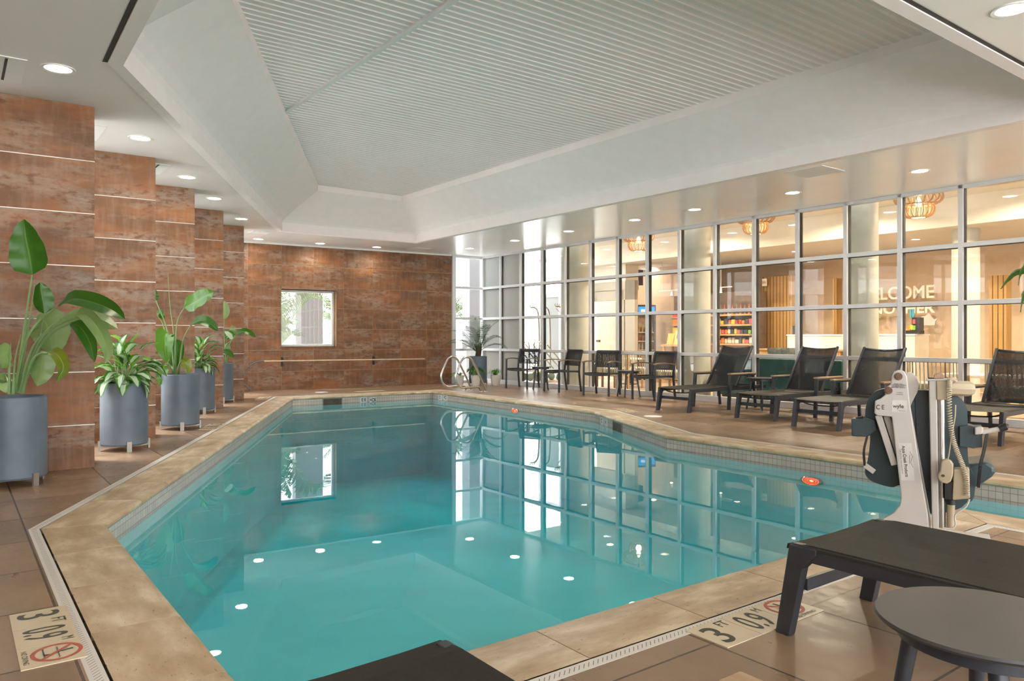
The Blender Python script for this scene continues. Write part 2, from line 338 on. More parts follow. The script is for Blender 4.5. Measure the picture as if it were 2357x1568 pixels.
S(b.build('pool_basin',[m_mos,m_plas]),'tiled and plastered pool basin')
S(MB().flat(offset(ROOM,.5),[bw],-.07).build('light_block_slab',P('concrete slab',(.25,.24,.22),.9)),'unseen slab added under the deck to block light leaks'); m_water,nt,nn_,ll,pp=mat0('pool water'); out=nn_['Material Output']; nn_.remove(pp)  # hidden slab under the deck, added to stop light leaking through the joints
lw=nn_.new('ShaderNodeLayerWeight'); lw.inputs[0].default_value=.5
fr=math_(nt,'ADD',math_(nt,'MULTIPLY',math_(nt,'POWER',lw.outputs['Facing'],5.0),.98),.02)
tr=nn_.new('ShaderNodeBsdfTransparent'); gl=nn_.new('ShaderNodeBsdfGlossy'); gl.inputs['Roughness'].default_value=.008
bm_=nn_.new('ShaderNodeBump'); bm_.inputs['Strength'].default_value=.012; bm_.inputs['Distance'].default_value=.02; ll.new(noise(nt,tc(nt),2.6,2,.45),bm_.inputs['Height']); ll.new(bm_.outputs[0],gl.inputs['Normal'])
mx=nn_.new('ShaderNodeMixShader'); ll.new(fr,mx.inputs[0]); ll.new(tr.outputs[0],mx.inputs[1]); ll.new(gl.outputs[0],mx.inputs[2]); ll.new(mx.outputs[0],out.inputs['Surface'])
va=nn_.new('ShaderNodeVolumeAbsorption'); va.inputs['Color'].default_value=(.0,.88,.93,1); va.inputs['Density'].default_value=.42; ll.new(va.outputs[0],out.inputs['Volume'])
ww=offset(POOL,.035); S(MB().prism([(*p,-.155) for p in ww],(0,0,-2.2)).build('pool_water',m_water),'still teal pool water')
# ---------------------------------------------------------------- ceiling with coffer
A1=v2(-2.862,5.536); A2=v2(-4.344,14.22); A3=v2(-2.056,15.98); A4=v2(4.97,6.585); A5=v2(-.624,2.397)
COF=[A1,A2,A3,A4,A5]; ci=COF; lip=offset(COF,.10)
S(MB().flat(ROOM,[lip],ZC).build('ceiling',m_ceil),'smooth white ceiling around the raised coffer')
S(MB().flat(offset(ROOM,.6),[],5.2).build('roof_deck',m_white),'roof slab above the pool ceiling')
b=MB(); nC=5; ins=.69
rings=[(lip,ZC-.012),(ci,ZC-.012),(ci,ZC+.16),(offset(COF,-.03),ZC+.20)]
for k in range(1,7):
    t=k/7; rings.append((offset(COF,-.03-(ins-.03)*(t**1.12)),ZC+.20+(.56-.06)*t))
rings+=[(offset(COF,-ins),ZC+.70),(offset(COF,-ins),ZC+.80),(offset(COF,-ins),ZC+.83),(offset(COF,-ins-.01),ZC+.83)]
rings.insert(0,(lip,ZC+.06))
for (p,z0),(q,z1) in zip(rings,rings[1:]):
    for i in range(nC):
        j=(i+1)%nC; b.quad([(*p[i],z0),(*p[j],z0),(*q[j],z1),(*q[i],z1)])
b.flat(offset(COF,-ins+.005),[],ZC+.835); S(b.build('trim_4',m_cove),'white sloping cove framing the raised ceiling')  # flat cap above the slats, added to keep sky light from leaking in
# dark linear slots beside the lip on the two near sides
b=MB(); so=offset(COF,.135); si=offset(COF,.102)
m_dark=P('slot shadow gap',(.06,.055,.05),.8)
for i in (4,3): 
    j=(i+1)%5; b.quad([(*si[i],ZC-.004),(*si[j],ZC-.004),(*so[j],ZC-.004),(*so[i],ZC-.004)])
    d=(so[j]-so[i]).normalized()
S(b.build('trim_5',m_dark),'dark linear diffuser slot beside the ceiling lip')
# slatted perforated ceiling panel
m_slat,nt,nn_,ll,pp=mat0('perforated slats'); uv=tc(nt,'UV'); sp=nn_.new('ShaderNodeSeparateXYZ'); ll.new(uv,sp.inputs[0])
sx=math_(nt,'MODULO',math_(nt,'ADD',sp.outputs[0],80.0),.1); dx=math_(nt,'MODULO',math_(nt,'ADD',sp.outputs[0],80.0),.0105); dy=math_(nt,'MODULO',math_(nt,'ADD',sp.outputs[1],80.0),.0105)
rr=math_(nt,'ADD',math_(nt,'POWER',math_(nt,'SUBTRACT',dx,.00525),2.0),math_(nt,'POWER',math_(nt,'SUBTRACT',dy,.00525),2.0))
hole=math_(nt,'MULTIPLY',math_(nt,'LESS_THAN',rr,.0028**2),math_(nt,'MULTIPLY',math_(nt,'GREATER_THAN',sx,.03),math_(nt,'LESS_THAN',sx,.082)))
ll.new(mix(nt,hole,(.92,.845,.825),(.5,.47,.455)),pp.inputs['Base Color']); pp.inputs['Roughness'].default_value=.5
b=MB(); inner=offset(COF,-ins+.02); z=ZC+.80
def clipx(poly,u0,u1):
    def cl(pl,s,val):
        o=[]
        for i in range(len(pl)):
            a,c=pl[i-1],pl[i]; fa=s*(uvw(a)[0]-val); fc=s*(uvw(c)[0]-val)
            if (fa>=0)!=(fc>=0): o.append(a+(c-a)*(fa/(fa-fc)))
            if fc>=0: o.append(c)
        return o
    return cl(cl(poly,1,u0),-1,u1)
us=[uvw(p)[0] for p in inner]; k=math.floor(min(us)/.1)
while k*.1<max(us):
    for (u0,u1,zz) in ((k*.1,k*.1+.022,z+.008),(k*.1+.022,k*.1+.03,None),(k*.1+.03,k*.1+.082,z),(k*.1+.082,k*.1+.09,None),(k*.1+.09,k*.1+.1,z+.008)):
        pl=clipx(inner,u0,u1)
        if len(pl)<3: continue
        zf=lambda p: zz if zz is not None else (z+.008-.008*((uvw(p)[0]-u0)/(u1-u0)) if abs(u0-k*.1-.022)<1e-6 else z+.008*((uvw(p)[0]-u0)/(u1-u0)))
        b.quad([(p.x,p.y,zf(p)) for p in pl],[uvw(p) for p in pl])
    k+=1
S(b.build('ceiling_panel',m_slat,fix=False),'white perforated slatted panel in the raised coffer')
sv=uvw(G2:=v2((650-1178.5)*(ZC+.80-H)/(HX-262),F*(ZC+.80-H)/(HX-262)))[1]
q0=v2(*(U*(-18)+V*sv)); seg=[isect(inner[i],(inner[(i+1)%5]-inner[i]),q0,U) for i in range(5)]
tt=sorted([uvw(p)[0] for i,p in enumerate(seg) if -1e-6<=((p-inner[i]).dot(inner[(i+1)%5]-inner[i]))/((inner[(i+1)%5]-inner[i]).length_squared)<=1+1e-6])
if len(tt)>=2:
    b=MB(); p=U*tt[0]+V*sv; q=U*tt[-1]+V*sv; b.bar((*p,z-.014),(*q,z-.014),.05,.03); S(b.build('trim_6',m_white,bev=.004),'white joint cover strip across the slatted ceiling')
# ---------------------------------------------------------------- tiled back wall with its window
def rminus(r,h):
    x0,z0,x1,z1=r; a0,b0,a1,b1=h
    if x1<=a0 or x0>=a1 or z1<=b0 or z0>=b1: return [r]
    o=[]
    if z0<b0: o.append((x0,z0,x1,b0))
    if z1>b1: o.append((x0,b1,x1,z1))
    lo,hi=max(z0,b0),min(z1,b1)
    if x0<a0: o.append((x0,lo,a0,hi))
    if x1>a1: o.append((a1,lo,x1,hi))
    return o
LB=(B1-BL).length; bx_=lambda px:(isect(BL,BD,v2(0,0),v2((px-1178.5)/F,1))-BL).dot(BD)
MBK=FR((BL.x,BL.y,0),(*BD,0),(*BN,0)); zr=[0,.397,.856,1.315,1.774,2.233,2.692,ZC]
def bz(px,py): q=BL+BD*bx_(px); return H-(py-HX)*q.y/F
wx0,wx1=bx_(647),bx_(774.5); wz0,wz1=bz(647,798.6),bz(647,665.8); hole=(wx0,wz0,wx1,wz1)
b=MB(MBK); xs=[0]+[x for x in [bx_(p) for p in (570.2,648,721.7,791.2,857.8,921.7,981.6)]]+[LB]; g=.004
for i in range(len(xs)-1):
    for j in range(7):
        uo=rnd.uniform(0,90); vo=rnd.uniform(0,90)
        if (i,j)==(5,4): continue
        x1=xs[i+2] if (i,j)==(4,4) else xs[i+1]
        for x0_,z0_,x1_,z1_ in rminus((xs[i]+g,zr[j]+g,x1-g,zr[j+1]-g),hole):
            if x1_-x0_>.01 and z1_-z0_>.01: b.bx((x0_,-.012,z0_),(x1_,.01,z1_),0,(uo+x0_-xs[i],vo+z0_))
for r in rminus((0,0,LB,ZC),hole): b.bx((r[0],-.008,r[1]),(r[2],.25,r[3]),1)
# tiled reveals
for q in (((wx1,-.012,wz0),(wx1+.012,.25,wz1)),): b.bx(q[0],q[1],0,(3.3,7.7))
b.bx((wx0,-.012,wz0-.01),(wx1,.25,wz0),0,(8,2)); b.bx((wx0-.012,-.012,wz0),(wx0,.25,wz1),0,(5,2)); b.bx((wx0,-.012,wz1),(wx1,.25,wz1+.01),0,(1,2))
S(b.build('wall_back',[m_rust,m_grout]),'back wall of rust brown porcelain tiles')
b=MB(MBK)
for q in ((wx0,wz0,wx0+.05,wz1),(wx1-.05,wz0,wx1,wz1),(wx0,wz0,wx1,wz0+.05),(wx0,wz1-.05,wx1,wz1)): b.bx((q[0],.17,q[1]),(q[2],.24,q[3]))
wf=S(b.build('window_1',m_white,bev=.004),'white framed square window in the tiled wall')
b=MB(MBK); b.bx((wx0+.05,.2,wz0+.05),(wx1-.05,.206,wz1-.05)); p_=b.build('pane',m_pane2,wf)
b=MB(MBK); b.bx((0,-.03,ZC-.035),(LB,.01,ZC)); S(b.build('trim_7',m_white),'narrow white ceiling trim along the tiled wall')
# narrow corner window beside it
CD=(v2(A.x,A.y)-B1).normalized(); CN=v2(-CD.y,CD.x); LC=(v2(A.x,A.y)-B1).length; MC=FR((B1.x,B1.y,0),(*CD,0),(*CN,0))
ROWS=(2.356,1.595,.826); b=MB(MC)
b.bx((0,-.06,0),(.095,.1,ZC)); b.bx((LC-.035,-.02,0),(LC+.05,.09,ZC)); b.bx((0,-.02,ZC-.06),(LC,.08,ZC)); b.bx((0,-.02,0),(LC,.08,.07))
for z in ROWS: b.bx((.09,-.03,z-.028),(LC,.07,z+.028))
wf=S(b.build('window_2',m_alu,bev=.003),'narrow corner window beside the palm'); MB(MC).bx((.09,.03,.06),(LC,.036,ZC-.05)).build('pane',m_pane2,wf)
# ---------------------------------------------------------------- glass wall to the lobby
MW=Matrix.Translation((A.x,A.y,0))@Matrix.Rotation(TH,4,'Z'); PT=.8; TN=19.6
b=MB(MW)
for k in range(25):
    t=k*PT+(.03 if k==0 else 0)
    if t<TN: b.bx((t-.03,-.055,.09),(t+.03,.055,ZC)); 
b.bx((0,-.055,ZC-.05),(TN,.055,ZC)); b.bx((0,-.06,0),(TN,.06,.10))
for z in ROWS: b.bx((0,-.05,z-.03),(TN,.05,z+.03))
wf=S(b.build('window_3',m_alu,bev=.003),'tall white gridded glass wall between pool and lobby')
gk=MB(MW)
for k in range(25):
    t=k*PT
    if k and t<TN: gk.bx((t+.03,-.012,.1),(t+.038,.055,ZC-.05))
for z in ROWS: gk.bx((0,-.02,z-.036),(TN,.055,z-.03))
gk.build('gasket',m_gasket,wf)
MB(MW).bx((1.6,.008,.1),(TN,.014,ZC-.05)).build('pane',m_glass,wf); MB(MW).bx((0.03,.008,.1),(1.6,.014,ZC-.05)).build('frosted_pane',m_frost,wf)
# ---------------------------------------------------------------- pillars and left glazing
pc=[(217.5,6.57),(358,8.43),(448,10.2),(514,11.97),(561.5,13.65)]; pz=[.377+.459*k for k in range(6)]; pz=[0]+pz+[ZC]
plab=['nearest rust tiled pillar, behind the bird of paradise','second rust tiled pillar along the left deck','third rust tiled pillar along the left deck','fourth rust tiled pillar along the left deck','farthest rust tiled pillar, beside the back wall']
PV=v2(math.cos(R(34.5)),math.sin(R(34.5))); PU=v2(-PV.y,PV.x)
for (px,Y),lb in zip(pc,plab):
    c=v2((px-1178.5)/F*Y,Y); o0=c-PV*1.0; b=MB(FR((o0.x,o0.y,0),(*PV,0),(*PU,0)))
    for j in range(7): b.bx((0,0,pz[j]+.004),(1.0,.45,pz[j+1]-.004),0,(rnd.uniform(0,90),rnd.uniform(0,90)))
    b.bx((.012,.012,0),(.988,.44,ZC),1)
    for z in pz[1:-1]: b.bx((-.002,-.002,z-.0035),(1.002,.452,z+.0035),2)
    o=b.build('tiled_pillar',[m_rust,m_grout,m_joint]); S(o,lb); o['category']='pillar'
m_bwall=P('brown plaster',(.22,.14,.09),.7); Lg=(BL-GN).length; GS=(v2(*(GL0+GD*(-.75)))-GN).length; MG=FR((GN.x,GN.y,0),(*GD,0),(-GD.y,GD.x,0)); b=MB(MG)
b.bx((0,-.05,3.05),(Lg,.1,ZC)); b.bx((0,-.05,0),(Lg,.1,.12)); gp=[]; t=GS
while t<Lg: b.bx((t-.04,-.05,.1),(t+.04,.1,3.08)); gp.append(t); t+=1.8
wf=S(b.build('window_4',m_alu),'row of tall windows behind the tiled pillars'); S(MB(MG).bx((0,-.05,0),(GS-.04,.15,ZC)).build('wall_left',m_bwall),'plain side wall left of the camera'); MB(MG).bx((GS,.02,.1),(Lg,.026,3.08)).build('pane',m_pane2,wf)
ln=(WN-GN).length; MN=FR((GN.x,GN.y,0),(*V,0),(*(U),0)); S(MB(MN).bx((0,0,0),(ln,.15,ZC)).build('wall_near',m_bwall),'plain wall behind the camera')
# ---------------------------------------------------------------- ceiling lights and vents
def downlight(x,y,label,grp,z=ZC,r=.095,pw=14,col=(1,.9,.78)):
    t=T('downlight',label,'ceiling light',(x,y,z),0,grp)
    MB().lathe([(r-.004,-.004),(r+.02,-.006),(r+.022,0),(r,.0005)],28,cap=False).build('trim_ring',m_trimr,t)
    MB().lathe([(0,-.0012),(r*.97,-.0012)],24).build('lens',m_lens,t,fix=False)
    if pw:
        l=bpy.data.lights.new('lamp','AREA'); l.shape='DISK'; l.size=2*r; l.energy=pw; l.color=col; o=bpy.data.objects.new('lamp',l); C.objects.link(o); o.parent=t; o.location=(0,0,-.012); l.spread=R(160)
    return t
DL=[((134,158),'large bright downlight above the nearest tiled pillar'),((323,318),'second downlight along the left ceiling edge'),((431,408),'third downlight along the left ceiling edge'),((493,457),'fourth downlight along the left ceiling edge'),((556,504),'fifth downlight along the left ceiling edge'),
((595,550.5),'downlight above the left end of the back wall'),((737,560.5),'downlight above the middle of the back wall window'),((867,569),'downlight above the back wall right of the window'),((1081,572),'downlight in the far corner above the potted palm'),((1185,554),'downlight above the first armchair from the corner'),
((1309,532.5),'downlight above the second armchair from the corner'),((1461,506.5),'downlight above the third armchair from the corner'),((1599,482.5),'downlight above the fourth armchair from the corner'),((1824,444),'downlight above the lounger beside the armchairs'),((2117,394),'downlight near the glass wall right of the access panel'),((2330,22),'large bright downlight in the top right corner')]
POOLPW=5
for (px,py),lb in DL: q=G(px,py,ZC); downlight(q.x,q.y,lb,'pool ceiling downlights',pw=POOLPW)
for (u_,v_) in ((.8,9.42),(-1.2,9.42),(-2.7,9.42),(-3,-1.3),(-1.0,-2.4),(1.0,.6),(1.2,3),(1.8,5.2)):
    q=U*u_+V*v_; downlight(q.x,q.y,'ceiling downlight outside the picture behind the camera','pool ceiling downlights behind the camera',pw=4,col=(1,.70,.38))
def vent(u_,v_,w,h,lab,slots,rot):
    q=U*u_+V*v_; t=T('ceiling_vent',lab,'vent',(q.x,q.y,ZC),rot)
    MB().bx((-w/2,-h/2,-.006),(w/2,h/2,0)).build('frame',m_white,t)
    for k in range(slots):
        x=(k-(slots-1)/2)*.05; MB().bx((x-.009,-h/2+.03,-.008),(x+.009,h/2-.03,-.0055)).build('slot',m_dark,t)
    return t
vent(-6.79,.30,.30,.62,'white slotted ceiling vent at the left picture edge',2,TH+R(90))
vent(-8.40,1.05,.30,.62,'white slotted ceiling vent beside the nearest tiled pillar',2,TH+R(90))
vent(-9.75,1.92,.30,.62,'white slotted ceiling vent half hidden by the second pillar',2,TH+R(90))
vent(-14.48,4.77,.35,.35,'small white square ceiling hatch near the back wall',0,TH)
vent(-15.05,8.6,.45,.45,'pale square ceiling hatch left of the corner window',0,TH)
vent(-5.12,8.42,.5,.5,'pale square ceiling access panel above the loungers',0,TH)
# ---------------------------------------------------------------- depth markers, lids, wall tiles
m_ptext=m_mink
def pictogram(par,M,sc):
    # red prohibition ring with a diving swimmer
    b=MB(M); N=40; ro,ri=.082*sc,.068*sc
    for k in range(N):
        a0,a1=2*PI*k/N,2*PI*(k+1)/N
        b.quad([(ro*math.cos(a0),ro*math.sin(a0),.0006),(ro*math.cos(a1),ro*math.sin(a1),.0006),(ri*math.cos(a1),ri*math.sin(a1),.0006),(ri*math.cos(a0),ri*math.sin(a0),.0006)])
    c,s_=math.cos(R(135)),math.sin(R(135)); w=.006*sc
    b.quad([(ri*c-w*s_,ri*s_+w*c,.0009),(-ri*c-w*s_,-ri*s_+w*c,.0009),(-ri*c+w*s_,-ri*s_-w*c,.0009),(ri*c+w*s_,ri*s_-w*c,.0009)])
    b.build('prohibition_ring',m_red,par)
    b=MB(M); f=lambda *p: b.quad([(x*sc,y*sc,.0007) for x,y in p])
    f((-.012,.05),(.0,.052),(.006,.01),(-.004,.008)); f((-.004,.012),(.008,.008),(.02,-.022),(.012,-.026)); f((.012,-.02),(.02,-.02),(.012,-.042),(.006,-.04))
    f((.008,-.028),(.018,-.03),(.018,-.04),(.008,-.04))
    f((-.05,-.038),(.05,-.038),(.05,-.043),(-.05,-.043))
    for k in range(-5,6): f((k*.0095,.004+.003*(k%2)),(k*.0095+.0095,.004+.003*((k+1)%2)),(k*.0095+.0095,.001+.003*((k+1)%2)),(k*.0095,.001+.003*(k%2)))
    b.build('diver_mark',m_mink,par)
def marker(loc,xd,yd,label,w=.2126,h=.2,full=True,name='depth_marker',grp='depth marker tiles set in the deck'):
    t=T(name,label,'depth marker',loc,0,grp); M=FR((0,0,0),xd,yd)
    for k in range(3): MB(M).bx(((k-1.5)*w+.0015,-h/2,-.004),((k-.5)*w-.0015,h/2,.0035)).build('tile',m_mtile,t)
    def tx(s,x,y,size,sx,bold=0): text('lettering',s,size,M@Matrix.Translation((x,y,.0042)),m_ptext,t,.0001,sx,bold)
    tx('3',-w-.035,-.012,.205,.9,.002); tx('FT',-w+.062,.055,.07,.75,.0005); tx('0.9',-.018,-.008,.20,.55,.0015); tx('M',.085,.062,.06,.75)
    Mp=M@Matrix.Translation((w,.016,.004)); pictogram(t,Mp,1.0); tx('NO DIVING',w,-.082,.026,1.0)
    return t
mid=lambda *q: sum((G(*p) for p in q),Vector())/len(q)
marker(mid((1580,1456),(1678.8,1494),(1893.8,1404.8),(1792.8,1373.8)),(*V,0),(*(-U),0),'cream 3 FT depth marker in front of the foreground lounger leg')
marker(mid((16.2,1417.8),(152.8,1396.8),(207.4,1513),(46.2,1543.6)),(*U,0),(*V,0),'cream 3 FT depth marker in the lower left corner of the deck')
e12=(P2-P1).normalized()
marker(G(489,982.5),(*(-e12),0),(e12.y,-e12.x,0),'worn depth marker on the deck beside the third grey planter')
marker(G(606,917),(*(-e12),0),(e12.y,-e12.x,0),'far depth marker on the deck by the end of the left drain')
e23=(P3-P2).normalized(); marker(G(852,900.5),(*e23,0),(e23.y,-e23.x,0),'pale depth marker on the deck in front of the tiled wall')
e45=(P5-P4).normalized(); marker(G(1440,944.5),(*(-e45),0),(-abs(e45.y),-abs(e45.x),0),'pale depth marker on the deck in front of the second side table')
for p,lb in (((740,903),'round white skimmer lid on the deck by the tiled wall'),((1503,958.5),'round white skimmer lid on the deck by the first lounger')):
    t=T('skimmer_hatch',lb,'lid',G(*p),0,'skimmer hatches'); MB().lathe([(0,.004),(.118,.004),(.13,.002),(.132,-.002)],32).build('cover',m_white,t)
    MB().lathe([(.02,.0045),(.022,.006),(0,.006)],12,(.06,0,0)).build('lift_hole_plug',m_trimr,t)
def wallmark(px0,px1,pyc,a,b_,lab,txt):
    d=(b_-a).normalized(); nn=v2(d.y,-d.x) if area(POOL)>0 else v2(-d.y,d.x)  # outward
    inw=-nn; a2=a+nn*.022; p0=isect(a2,d,v2(0,0),v2((px0-1178.5)/F,1)); p1=isect(a2,d,v2(0,0),v2((px1-1178.5)/F,1)); c=(p0+p1)/2; w=(p1-p0).length; z=H-(pyc-HX)*c.y/F
    M=FR((c.x+inw.x*.004,c.y+inw.y*.004,0),(*d,0),(0,0,1)); t=T('waterline_marker',lab,'depth marker',(0,0,0),0,'depth markers on the waterline tiles'); t.location=(c.x,c.y,z)
    M=FR((inw.x*.004,inw.y*.004,0),(*((p1-p0).normalized()),0),(0,0,1)); hh=min(.11,w*.8)
    MB(M).bx((-w/2,-hh/2,-.004),(w/2,hh/2,.001)).build('tile',m_paper,t); text('lettering',txt,hh*.8,M@Matrix.Translation((0,0,.002)),P('marker blue black',(.02,.035,.05),.4),t,.0002,.8,.003)
wallmark(828,845,921,P2,P3,'left of the two white depth markers below the back coping','E II'); wallmark(850,867,921,P2,P3,'right of the two white depth markers below the back coping','<CK')
wallmark(1009.5,1018,915,P3,P4,'left of the two depth markers below the handrails','C I'); wallmark(1020.5,1030,915.5,P3,P4,'right of the two depth markers below the handrails','<CI')
wallmark(1382.5,1389.5,969,P4,P5,'left of the two depth markers below the right coping bend','C'); wallmark(1391,1399,973,P4,P5,'right of the two depth markers below the right coping bend','<')
def skimmer(px0,px1,a,b_,lab):
    d=(b_-a).normalized(); nn=v2(d.y,-d.x) if area(POOL)>0 else v2(-d.y,d.x); a2=a+nn*.022
    p0=isect(a2,d,v2(0,0),v2((px0-1178.5)/F,1)); p1=isect(a2,d,v2(0,0),v2((px1-1178.5)/F,1)); c=(p0+p1)/2; w=(p1-p0).length
    t=T('skimmer_mouth',lab,'skimmer',(c.x,c.y,-.11),0); M=FR((-nn.x*.006,-nn.y*.006,0),(*d,0),(0,0,1))
    MB(M).bx((-w/2,-.06,-.004),(w/2,.056,.002)).build('opening',P('dark skimmer throat',(.06,.04,.025),.5,0,.5,8),t)
    b=MB(M); b.bx((-w/2-.012,-.062,-.004),(-w/2,.06,.006)); b.bx((w/2,-.062,-.004),(w/2+.012,.06,.006)); b.bx((-w/2,.053,-.004),(w/2,.06,.006)); b.build('surround',P('skimmer surround',(.28,.24,.2),.4),t)
skimmer(744,786,P2,P3,'dark skimmer opening in the back waterline tiles'); skimmer(1412,1432,P4,P5,'dark skimmer opening in the right waterline tiles')
# red glowing underwater lamps
m_red_em=E('red pool lamp',(1,.10,.03),2.2); m_red_core=E('pool lamp core',(1,.42,.18),5)
def poollight(px,py,a,b_,lab):
    d=(b_-a).normalized(); nn=v2(d.y,-d.x) if area(POOL)>0 else v2(-d.y,d.x); a2=a+nn*.022; c=isect(a2,d,v2(0,0),v2((px-1178.5)/F,1)); z=H-(py-HX)*c.y/F
    t=T('pool_light',lab,'pool light',(c.x,c.y,z),0,'underwater pool lights'); inw=-nn; M=FR((inw.x*.004,inw.y*.004,0),(*d,0),(0,0,1))
    if (M@Vector((0,0,1))-M@Vector((0,0,0))).dot(Vector((*inw,0)))<0: M=FR((inw.x*.004,inw.y*.004,0),(*(-d),0),(0,0,1))
    M=M@Matrix.Diagonal((1.1,.42,1,1))
    MB(M).lathe([(.085,0),(.105,0),(.105,.02),(.085,.025)],32,cap=False).build('rim',m_chrome,t)
    b=MB(M); 
    for k in range(1,5): b.lathe([(.022*k-.007,.012),(.022*k+.004,.012)],32,cap=False)
    b.build('lens_ring',m_red_em,t,fix=False); MB(M).lathe([(0,.014),(.016,.013)],20).build('lens_core',m_red_core,t,fix=False)
    MB(M).lathe([(0,.006),(.088,.006)],32).build('reflector',P('lamp red glass',(.5,.12,.06),.2),t,fix=False)
# ---------------------------------------------------------------- armchairs
def make_chair(loc,rz,label):
    t=T('armchair',label,'chair',loc,rz,'dark armchairs by the glass wall')
    for s in (-1,1):
        x=.265*s
        MB().bar((x,-.27,0),(x,-.26,.645),.03,.035,(1,0,0)).build('leg',m_char,t,.004)
        b=MB(); p=bez([(x*.96,.31,0),(x*.96,.27,.25),(x*.96,.255,.45),(x*.95,.285,.66),(x*.93,.345,.86)],4)
        for q,r in zip(p,p[1:]): b.bar(q,r,.028,.036,(1,0,0))
        b.build('leg',m_char,t)
        a=bez([(x,-.285,.645),(x,-.15,.665),(x,.1,.66),(x*.97,.29,.635)],5); b=MB()
        for q,r in zip(a,a[1:]): b.bar(q,r,.05,.02)
        b.build('armrest',m_armw,t)
        MB().bar((x,-.265,.43),(x*.97,.26,.42),.022,.035).build('side_rail',m_char,t)
    fr=bez([(-.265,-.265,.425),(-.12,-.275,.405),(.12,-.275,.405),(.265,-.265,.425)],4); b=MB()
    for q,r in zip(fr,fr[1:]): b.bar(q,r,.025,.035)
    b.build('front_rail',m_char,t); MB().bar((-.255,.255,.41),(.255,.255,.41),.025,.03).build('rear_rail',m_char,t)
    b=MB(); N=8
    for i in range(N):
        for j in range(4):
            f=lambda i,j:(-.25+.5*j/4,-.265+.53*i/N,.437-.022*math.sin(PI*i/N)-.012*math.sin(PI*j/4))
            b.quad([f(i,j),f(i+1,j),f(i+1,j+1),f(i,j+1)],None,0,True)
    b.build('seat',m_seat,t)
    b=MB()
    for i in range(6):
        for j in range(4):
            f=lambda i,j:(-.235+.47*j/4,.275+.066*(i/6)+.02*math.sin(PI*j/4),.545+.31*i/6)
            b.quad([f(i,j),f(i+1,j),f(i+1,j+1),f(i,j+1)],None,0,True)
    bk=b.build('backrest',m_sling,t); MB().bar((-.245,.34,.86),(.245,.34,.86),.03,.028).build('top_rail',m_char,bk); MB().bar((-.24,.277,.545),(.24,.277,.545),.022,.022).build('bottom_rail',m_char,bk)
    return t
ch=make_chair((.235,16.8,0),R(-30),'dark armchair nearest the potted palm in the corner')
dup(ch,(1.05,15.76,0),R(-58),'dark armchair right of the first small side table'); dup(ch,(1.76,14.73,0),R(-31),'dark armchair left of the second small side table'); dup(ch,(2.58,13.72,0),R(-52),'dark armchair nearest the row of loungers')
def make_table(loc,rz,label,r=.232,h=.5):
    t=T('side_table',label,'table',loc,rz,'round dark side tables')
    MB().lathe([(0,h-.012),(r-.004,h-.012),(r,h-.006),(r-.003,h),(0,h)],48).build('table_top',m_top,t)
    MB().lathe([(r*.8,h-.05),(r*.8,h-.012),(r*.77,h-.012),(r*.77,h-.05),(r*.8,h-.05)],40,cap=False).build('apron',m_char,t)
    for k in range(4):
        a=R(45+90*k); MB().tube([(r*.62*math.cos(a),r*.62*math.sin(a),h-.012),(r*.98*math.cos(a),r*.98*math.sin(a),0)],[.02,.013],12).build('leg',m_char,t)
    return t
tb=make_table((.618,16.2,0),0,'round side table between the first and second armchair'); dup(tb,(2.22,14.3,0),.3,'round side table between the third and fourth armchair')
dup(tb,(3.92,11.8,0),.5,'round side table between the first and second lounger'); dup(tb,(1.075,1.70,0),R(20),'large round black side table in the right foreground')
